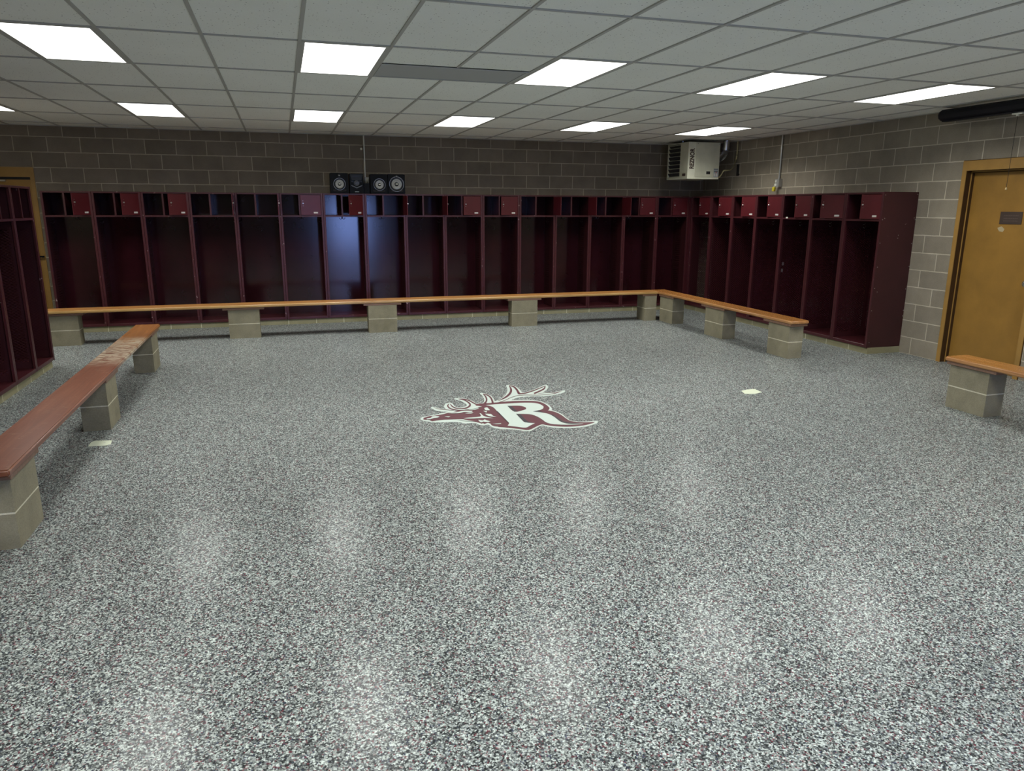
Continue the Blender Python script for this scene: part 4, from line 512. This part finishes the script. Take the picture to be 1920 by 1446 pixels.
# near right bench
board('bench_board', -1.635, -1.385, -9.6, -6.94, M['wood_y'], M['wood_edge_y'], 'orange wood bench board running out of the right photo edge')
for y0, y1 in ((-7.37, -6.985), (-9.5, -9.1)):
    s = y0 > -8
    pier(-1.605, -1.41, y0, y1, 'block pier under the bench at the right photo edge, by the mustard door' if s else 'block pier of the near right bench, outside the photo')
    cleat(-1.622, -1.396, y0-.07, y1+.03, 'wood cleat under the bench at the right photo edge' if s else 'wood cleat of the near right bench, outside the photo')
# left bench
board('bench_board', -8.825, -8.575, -7.94, -3.06, M['wood_red'], M['wood_red'], 'worn reddish brown bench board at the left, scuffed pale near its far end')
for (y0, y1, lab) in ((-3.52, -3.13, 'at its far end'), (-5.69, -5.32, 'in the middle, by the pale floor patch'), (-7.86, -7.47, 'at its near end, cut by the photo edge')):
    pier(-8.80, -8.605, y0, y1, 'olive block pier of the left bench, ' + lab)
    cleat(-8.812, -8.588, y0-.03, y1+.03, 'wood cleat on the left bench pier ' + lab)

# ------------------------------------------------------------------ doors (part of the room)
def door_unit(name, flip):
    pass
q = MB()
t = .052
q.box(-.014, .15, DY1-t, DY1, 0, DZ); q.box(-.014, .15, DY0, DY0+t, 0, DZ); q.box(-.014, .15, DY0+t, DY1-t, DZ-.105, DZ)
q.box(.055, .15, DY1-t-.016, DY1-t, 0, DZ-.105); q.box(.055, .15, DY0+t, DY0+t+.016, 0, DZ-.105); q.box(.055, .15, DY0+t, DY1-t, DZ-.121, DZ-.105)
q.box(.14, .16, DY0, DY1, 0, DZ)  # added unseen panel behind the leaf, keeps outside light from leaking through
d1 = q.build('door_1', M['frame'], kind='structure')
q = MB(); q.box(.092, .135, DY0+t+.003, DY1-t-.003, .002, DZ-.108); leaf = q.build('door_leaf', M['door'], d1)
q = MB(); q.box(.0865, .0915, -6.065, -5.815, 1.572, 1.698); sg = q.build('sign_plate', M['sign'], leaf, label='dark brown plastic sign plate')
q = MB()
random.seed(3)
for r_, z in enumerate((1.655, 1.625, 1.600)):
    y = -5.86
    while y > -6.02:
        l = random.uniform(.008, .02); q.box(.0857, .0866, y-l, y, z, z+.009); y -= l+.006
q.build('sign_lettering', mat('worn_letters', (.10,.07,.055), .6)[0], sg)
q = MB(); q.tube([(.0915, -5.800, 1.535), (.0905, -5.84, 1.520)], .004, 6)
q = MB(); q.add([(.0912, -5.80, 1.53), (.0912, -5.845, 1.548), (.0912, -5.885, 1.52), (.0912, -5.87, 1.49), (.0912, -5.825, 1.495)], [(0,1,2,3,4)]); q.build('paint_scuff', mat('scuff_pale', (.42,.34,.20), .7)[0], leaf)
q = MB(); q.lathe([(.028, 0), (.028, -.008), (.012, -.012), (.012, -.045), (.028, -.05), (.030, -.07), (.018, -.078)], (.092, -6.26, .98), 'x', 16); q.build('door_knob', M['steel'], leaf)
q = MB()
for z in (.25, 1.1, 1.95): q.lathe([(.008, -.045), (.008, .045)], (.086, DY1-t-.006, z), 'z', 8)
q.build('hinge', M['steel'], leaf)
q = MB()  # brown strips colour shade into the jamb reveals and soffit, plus caulk outline
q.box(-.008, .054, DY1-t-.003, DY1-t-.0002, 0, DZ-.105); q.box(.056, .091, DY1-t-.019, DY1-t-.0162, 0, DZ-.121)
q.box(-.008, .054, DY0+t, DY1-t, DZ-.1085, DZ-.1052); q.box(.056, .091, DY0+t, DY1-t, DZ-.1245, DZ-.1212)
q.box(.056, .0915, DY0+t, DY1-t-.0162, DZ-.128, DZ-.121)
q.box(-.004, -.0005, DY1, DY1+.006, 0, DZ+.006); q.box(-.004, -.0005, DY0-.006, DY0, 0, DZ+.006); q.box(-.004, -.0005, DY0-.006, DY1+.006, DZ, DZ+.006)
q.build('reveal_shade_caulk', M['shade_caulk'], d1)
# left doorway on the back wall, beyond the left lockers
AX1 = -10.415; AX0 = AX1-1.016
q = MB()
q.box(AX1-t, AX1, -.016, .0, 0, DZ); q.box(AX0, AX0+t, -.016, .0, 0, DZ); q.box(AX0+t, AX1-t, -.016, .0, DZ-.13, DZ)
d2 = q.build('door_2', M['frame'], kind='structure')
q = MB(); q.box(AX0+t, AX1-t, -.006, -.0005, .008, DZ-.165); leaf2 = q.build('door_leaf', M['door'], d2)
q = MB(); q.box(AX0+t, AX1-t, -.003, -.0005, DZ-.165, DZ-.13); q.build('shadow_gap', M['dark'], d2)
q = MB(); q.box(-10.86, -10.76, -.05, -.006, 2.045, 2.065); q.build('door_closer', M['steel'], leaf2)
q = MB(); q.box(-10.55, -10.49, -.012, -.006, .98, 1.08); q.lathe([(.012, .0), (.012, .05)], (-10.50, -.012, 1.03), 'y', 10); q.box(-10.51, -10.42, -.062, -.048, 1.018, 1.042)
q.build('door_handle', M['black'], leaf2)

# ------------------------------------------------------------------ stereo on the lockers
ZT = 1.916
def speaker(x0, x1, h, label, r, cx=.5, cz=.46, y0=-.46):
    w = x1-x0; t_ = empty('speaker', ((x0+x1)/2, y0, ZT), label=label, cat='speaker', group='stereo speakers on top of the lockers')
    q = MB(); q.box(-w/2, w/2, 0, .2, 0, h); q.build('cabinet', M['black'], t_, bevel=.006)
    ox = (cx-.5)*w; oz = h*cz
    q = MB(); q.lathe([(r*1.28, 0), (r*1.28, .010), (r*1.18, .012), (r*1.12, .004), (r*1.02, .003)], (ox, -.0, oz), 'y', 32); q.build('surround', M['black2'], t_, smooth=True)
    q = MB(); q.lathe([(r*1.42, 0), (r*1.42, .005), (r*1.36, .005), (r*1.36, 0)], (ox, 0, oz), 'y', 32); q.build('trim_ring', M['ring'], t_)
    q = MB(); q.lathe([(r*.98, .006), (r*.92, .0075), (r*.80, .013), (r*.72, .010), (r*.45, .004), (r*.44, .003)], (ox, -.0, oz), 'y', 32); q.build('woofer_cone', M['cone'], t_, smooth=True)
    q = MB(); q.lathe([(r*.42, .004), (r*.36, .014), (r*.15, .018), (.001, .019)], (ox, 0, oz), 'y', 24); q.build('dust_cap', M['black2'], t_, smooth=True)
    q = MB(); q.box(ox-r*.22, ox+r*.22, -.0205, -.0185, oz-.004, oz+.006); q.build('badge', M['white'], t_)
    q = MB(); q.box(-w*.3, w*.3, -.004, 0, h*.10, h*.15); q.box(-w*.36, -w*.22, -.004, 0, h*.12, h*.19); q.box(w*.22, w*.36, -.004, 0, h*.12, h*.19); q.build('bass_port', M['dark'], t_)
    if cx == .5 and h < .305:
        q = MB(); q.lathe([(.02, 0), (.018, .004), (.006, .006)], (0, 0, h*.88), 'y', 16); q.build('tweeter', M['black2'], t_)
        q = MB(); q.box(-.006, .006, -.008, -.006, h*.88-.003, h*.88+.003); q.build('tweeter_dot', M['white'], t_)
    return t_
speaker(-6.485, -6.225, .292, 'black stereo speaker at the far left of the stereo set', .062)
speaker(-5.902, -5.648, .283, 'black stereo speaker just right of the white wall conduit', .062, cx=.52, cz=.47)
speaker(-5.642, -5.385, .286, 'rightmost and largest-coned black stereo speaker on the lockers', .078, cx=.5, cz=.50)
rc = empty('stereo_receiver', (-6.08, -.45, ZT), label='black compact stereo receiver with round dial between the speakers', cat='stereo')
q = MB(); q.box(-.125, .075, 0, .2, 0, .288); q.build('case', M['black'], rc, bevel=.005)
q = MB(); q.add([(-.118,-.003,.275),(.068,-.003,.275),(.045,-.010,.19),(-.095,-.010,.19)], [(0,1,2,3)]); q.box(-.085, .035, -.006, 0, .20, .245); q.build('display', M['black2'], rc)
q = MB(); q.lathe([(.040, 0), (.040, .012), (.034, .014), (.033, .006), (.026, .006), (.024, .02), (.001, .021)], (-.025, 0, .150), 'y', 28); q.build('volume_dial', mat('dial_grey', (.06,.062,.065), .35)[0], rc, smooth=True)
for dx in (-.092, -.075, .025, .045):
    q = MB(); q.box(dx-.006, dx+.006, -.006, 0, .165, .185); q.build('button', M['black2'], rc)
q = MB(); q.add([(-.11,-.004,.125),(-.025,-.004,.092),(.06,-.004,.125),(.05,-.004,.108),(-.025,-.004,.075),(-.10,-.004,.108)], [(0,1,4,5),(1,2,3,4)]); q.build('trim', mat('trim_grey', (.09,.09,.095), .4)[0], rc)
q = MB(); q.box(-.055, .005, -.003, 0, .022, .030); q.build('badge', M['sticker_grey'], rc)
pu = MB(); pu.box(-5.998, -5.915, -.44, -.30, ZT, ZT+.15); pa = pu.build('power_adapter', M['black'], bevel=.006, label='small black box squeezed between the receiver and the speaker', cat='stereo accessory')

# conduit and outlet on the back wall
cdt = empty('wall_conduit', (-5.93, -.02, 2.2), label='thin white electrical conduit on the back wall above the stereo', cat='conduit')
q = MB(); q.tube([(0, 0, -.03), (0, 0, ZC-2.2)], .0095, 10); q.build('pipe', M['white'], cdt)
q = MB(); q.box(-.006, .075, -.03, .02, -.14, -.03); q.build('outlet_box', M['conduit'], cdt, bevel=.003)
q = MB(); q.box(.0, .035, -.045, -.03, -.12, -.05); q.build('outlet_cover', M['white'], cdt)
q = MB(); q.tube(spline([(-5.905, -.07, 2.10), (-5.93, -.12, 2.02), (-5.92, -.2, 1.98), (-5.95, -.29, 1.96)], 5), .005, 6); q.build('power_cord', M['black'], pa)
q = MB(); q.lathe([(.018, 0), (.018, .012), (.008, .03), (.012, .045)], (-5.972, -.0, 2.585), 'y', 12); q.build('wall_hook', M['white'], label='tiny white knob on the back wall beside the thin conduit', cat='hook')

# ------------------------------------------------------------------ unit heater
HX0, HX1, HY0, HY1, HZ0, HZ1 = -.962, -.395, -1.10, -.43, 2.180, 2.745
ht = empty('unit_heater', ((HX0+HX1)/2, (HY0+HY1)/2, HZ0), label='cream gas unit heater hanging from the ceiling in the right corner', cat='heater')
hw, hd, hh = (HX1-HX0)/2, (HY1-HY0)/2, HZ1-HZ0
q = MB(); q.box(-hw+.03, hw, -hd, hd, 0, hh); q.box(-hw, -hw+.03, -hd, -hd+.035, 0, hh); q.box(-hw, -hw+.03, hd-.035, hd, 0, hh); q.box(-hw, -hw+.03, -hd+.035, hd-.035, 0, .035); q.box(-hw, -hw+.03, -hd+.035, hd-.035, hh-.035, hh)
q.build('housing', M['cream'], ht)
q = MB(); q.box(-hw+.0302, -hw+.032, -hd+.25, hd-.035, .035, hh-.035); q.build('grille_opening', M['dark'], ht)
q = MB(); q.box(-hw-.001, -hw+.029, -hd, -hd+.25, .036, hh-.036); q.build('grille_side_plate', M['cream'], ht)
q = MB(); q.box(-hw-.0015, -hw-.0005, -hd+.06, -hd+.16, .045, .085); q.build('rating_label', M['text'], ht)
for k in range(8):
    z = .055 + k*.064; q = MB()
    n = 6; top = []; bot = []
    for i in range(n+1):
        a = i/n; top.append((-hw+.028 - .030*a, z + .045*(a**1.6) + .0))
    vs = []; y0, y1 = -hd+.255, hd-.04
    for x_, z_ in top: vs += [(x_, y0, z_), (x_, y1, z_)]
    for x_, z_ in top[::-1]: vs += [(x_, y0, z_-.004), (x_, y1, z_-.004)]
    L_ = len(vs)//2; fs = [(2*i, 2*i+1, (2*i+3) % (2*L_), (2*i+2) % (2*L_)) for i in range(L_)]
    q.add(vs, fs); q.build('louver', mat('louver_dark', (.022,.023,.026), .5, .0)[0] if k == 0 else bpy.data.materials['louver_dark'], ht, smooth=True)
q = MB(); q.box(-hw-.002, -hw+.13, -hd-.004, -hd, .0, hh); q.build('front_trim', M['cream_light'], ht)
q = MB(); q.box(-hw+.132, hw-.001, -hd-.006, -hd, .030, hh-.004); q.build('access_panel', M['cream'], ht, bevel=.002, seg=1)
q = MB(); q.box(-hw+.132, hw-.001, -hd-.005, -hd, 0, .026); q.build('bottom_rail', M['cream_light'], ht)
q = MB(); q.box(.055, .125, -hd-.008, -hd-.0055, .075, .120); q.build('sight_window', M['dark'], ht)
q = MB(); q.box(hw-.095, hw-.012, -hd-.0075, -hd-.0055, .035, .165, 0); q.box(hw-.090, hw-.02, -hd-.0085, -hd-.0076, .118, .124, 1); q.box(hw-.090, hw-.02, -hd-.0085, -hd-.0076, .152, .158, 1)
q.box(hw-.06, hw-.04, -hd-.0085, -hd-.0076, .098, .110, 2); q.box(hw-.09, hw-.065, -hd-.0085, -hd-.0076, .045, .09, 3); q.box(hw-.055, hw-.025, -hd-.0085, -hd-.0076, .045, .09, 3)
q.build('warning_label', [M['sticker_grey'], M['text'], M['sticker_red'], M['label']], ht)
q = MB()
for sx, sz in ((-hw+.16, hh-.02), (hw-.02, hh-.025)): q.lathe([(.005, 0), (.005, .003)], (sx, -hd-.006, sz), 'y', 8)
q.build('screw', M['text'], ht)
cu = bpy.data.curves.new('brand', 'FONT'); cu.body = 'REZNOR'; cu.size = .105; cu.extrude = .0008; cu.offset = .0045; cu.align_x = 'LEFT'; cu.space_character = 1.02
to = bpy.data.objects.new('brand_tmp', cu); COL.objects.link(to); bpy.context.view_layer.update()
me = bpy.data.meshes.new_from_object(to.evaluated_get(bpy.context.evaluated_depsgraph_get())); bpy.data.objects.remove(to)
me.materials.clear(); me.materials.append(M['text'])
xs = [v_.co.x for v_ in me.vertices]; sx = .315/(max(xs)-min(xs))
for v_ in me.vertices: v_.co.x = (v_.co.x-min(xs))*sx
br = bpy.data.objects.new('brand_lettering', me); COL.objects.link(br); br.parent = ht
br.matrix_parent_inverse = Matrix.Identity(4); br.location = (-hw+.103, -hd-.0052, .155); br.rotation_euler = (PI/2, -PI/2, 0)
for sx in (-hw+.08, hw-.08):
    q = MB(); q.tube([(sx, 0, hh), (sx, 0, ZC-HZ0)], .006, 8); q.build('hanger_rod', M['galv'], ht)
q = MB(); q.tube(spline([(-.3845, -1.0, 2.50), (-.376, -1.0, 2.50), (-.350, -1.008, 2.503), (-.32, -1.06, 2.53), (-.295, -1.10, 2.60), (-.29, -1.11, 2.70), (-.29, -1.11, ZC)], 6), .049, 18)
q.tube([(-.29, -1.11, 2.655), (-.29, -1.11, 2.672)], .056, 18); q.build('flue_pipe', M['galv'], smooth=True, label='shiny round metal flue bending up beside the unit heater', cat='pipe')
gp = [(-.03, -1.03, ZC), (-.03, -1.03, 2.58), (-.05, -1.03, 2.46), (-.14, -1.07, 2.34), (-.26, -1.13, 2.318), (-.335, -1.15, 2.31), (-.36, -1.14, 2.26), (-.368, -1.09, 2.215), (-.383, -1.06, 2.21)]
q = MB(); q.tube(spline(gp, 6), .011, 8); q.build('gas_line', M['yellow'], smooth=True, label='yellowish flexible gas line curving from ceiling to unit heater', cat='pipe')
q = MB(); q.box(-.02, 0, -1.075, -1.035, 2.24, 2.42); q.lathe([(.012, 0), (.012, .03)], (-.015, -1.075, 2.26), 'y', 8); q.build('wall_bracket', M['dark'], label='small dark bracket on the right wall below the gas line', cat='bracket')

# conduit, outlet and plug on the right wall
rc2 = empty('wall_conduit', (-.02, -2.17, 2.1), label='silver vertical conduit with outlet box on the right wall', cat='conduit')
q = MB(); q.tube([(0, 0, .05), (0, 0, ZC-2.1)], .013, 10); q.build('pipe', M['galv'], rc2)
q = MB(); q.tube([(0, 0, .48), (0, 0, .50)], .017, 10); q.tube([(0, 0, .05), (0, 0, .07)], .019, 10); q.build('coupling', M['galv'], rc2)
q = MB(); q.box(-.045, .02, -.055, .035, -.06, .05); q.build('outlet_box', M['conduit'], rc2, bevel=.003)
q = MB(); q.lathe([(.016, 0), (.016, .004)], (0, 0, 0), 'x', 14)
for z in (-.03, .02):
    q2 = MB(); q2.lathe([(.017, 0), (.017, -.004)], (-.045, .01, z), 'x', 14); q2.build('outlet', M['white'], rc2)
pl = empty('plug', (-.075, -2.135, 1.985), label='yellow plug hanging on a short pale cord below the outlet', cat='plug')
q = MB(); q.lathe([(.014, .055), (.026, .045), (.027, .0), (.020, -.012)], (0, 0, 0), 'z', 14); q.build('plug_body', M['plug'], pl, smooth=True)
q = MB(); q.tube([(0, 0, .05), (.005, 0, .09), (.02, 0, .115)], .005, 6); q.build('cord', M['white'], pl)

# ------------------------------------------------------------------ roll-up projection screen
ps = empty('projection_screen', (-.30, -6.5, 2.705), label='black rolled-up screen housing high on the right wall above the door', cat='projection screen')
q = MB(); q.lathe([(.052, 1.24), (.060, 1.22), (.060, -1.9)], (0, 0, 0), 'z', 10)
for i, (x_, y_, z_) in enumerate(q.v): q.v[i] = (x_, z_, y_)
q.build('case', M['navy'], ps)
q = MB(); q.box(.02, .30, 1.06, 1.10, -.015, .015); q.box(.02, .30, -1.1, -1.06, -.015, .015); q.build('wall_arm', M['navy'], ps)
q = MB(); q.box(-.03, .03, -1.85, 1.2, -.070, -.058); q.build('screen_bar', M['navy'], ps)
q = MB(); q.box(-.012, .012, .285, .395, -.085, -.070); q.box(-.01, .01, .33, .35, -.10, -.085); q.build('pull_bracket', M['white'], ps)
q = MB(); q.tube([(0, .34, -.09), (0, .342, -.775)], .0022, 6); cr_ = q.build('pull_cord', M['dark'], ps)
q = MB(); q.lathe([(.004, .012), (.009, .0), (.010, -.01), (.003, -.014)], (0, .342, -.782), 'z', 10); q.build('cord_bead', mat('bead_tan', (.45,.32,.15), .5)[0], cr_)

# ------------------------------------------------------------------ floor emblem and patches
def flat(polys, z, name, m, parent):
    bm = bmesh.new()
    for k, pl_ in enumerate(polys):
        ar = sum(pl_[i-1][0]*pl_[i][1]-pl_[i][0]*pl_[i-1][1] for i in range(len(pl_)))
        if ar < 0: pl_ = pl_[::-1]
        lp = [pl_[0]]
        for p in pl_[1:]:
            if (p[0]-lp[-1][0])**2+(p[1]-lp[-1][1])**2 > 1e-7: lp.append(p)
        if (lp[0][0]-lp[-1][0])**2+(lp[0][1]-lp[-1][1])**2 < 1e-7: lp.pop()
        zz = z + k*.00001
        n_ = len(lp)
        vo, eo, fo, *_r = delaunay_2d_cdt([Vector((p[0], p[1])) for p in lp], [(i, (i+1) % n_) for i in range(n_)], [], 0, 1e-6, False)
        # keep the triangles whose centre lies inside the outline (non-zero winding)
        vv = [bm.verts.new((p[0], p[1], zz)) for p in vo]
        for f_ in fo:
            cx_ = sum(vo[i][0] for i in f_)/len(f_); cy_ = sum(vo[i][1] for i in f_)/len(f_); wn = 0
            for i in range(n_):
                (ax_, ay_), (bx_, by_) = lp[i], lp[(i+1) % n_]
                side = (bx_-ax_)*(cy_-ay_)-(cx_-ax_)*(by_-ay_)
                if ay_ <= cy_ < by_ and side > 0: wn += 1
                elif by_ <= cy_ < ay_ and side < 0: wn -= 1
            if wn: bm.faces.new([vv[i] for i in f_])
    me = bpy.data.meshes.new(name); bm.to_mesh(me); bm.free(); me.materials.append(m)
    o = bpy.data.objects.new(name, me); COL.objects.link(o); o.parent = parent; return o
lg = empty('floor_emblem', (0, 0, 0), label='maroon and white elk head and letter R emblem on the speckled floor', cat='emblem')
flat([LOGO_WHITE], .0010, 'white_outline', M['logo_white'], lg)
flat([LOGO_BACK], .0016, 'letter_backing', M['logo_maroon'], lg)
flat([LOGO_HEAD], .0022, 'elk_head', M['logo_maroon'], lg)
flat(LOGO_TINES, .0026, 'antlers', M['logo_maroon'], lg)
flat([LOGO_R], .0032, 'letter', M['logo_white'], lg)
flat([LOGO_COUNTER], .0038, 'letter_counter', M['logo_maroon'], lg)
flat(LOGO_DARK, .0044, 'letter_shadow', M['logo_dark'], lg)
flat(LOGO_FLECKS, .0050, 'elk_head_highlight', M['logo_white'], lg)
def patch(pts, label, spots):
    q = MB(); n = len(pts); q.add([(x, y, .0) for x, y in pts]+[(x, y, .003) for x, y in pts], [tuple(range(n, 2*n))]+[(i, (i+1) % n, n+(i+1) % n, n+i) for i in range(n)], 0)
    for x, y in spots: q.box(x-.006, x+.006, y-.004, y+.004, .003, .0034, 1)
    q.build('floor_patch', [M['patch'], M['vent']], label=label, cat='patch')
patch(PA, 'pale greenish patch on the floor near the left bench', [(PA[0][0]*.3+PA[3][0]*.7, PA[0][1]*.3+PA[3][1]*.7-.01), (PA[4][0]-.01, PA[4][1])])
patch(PB, 'pale greenish patch on the floor at the right, between emblem and bench', [])
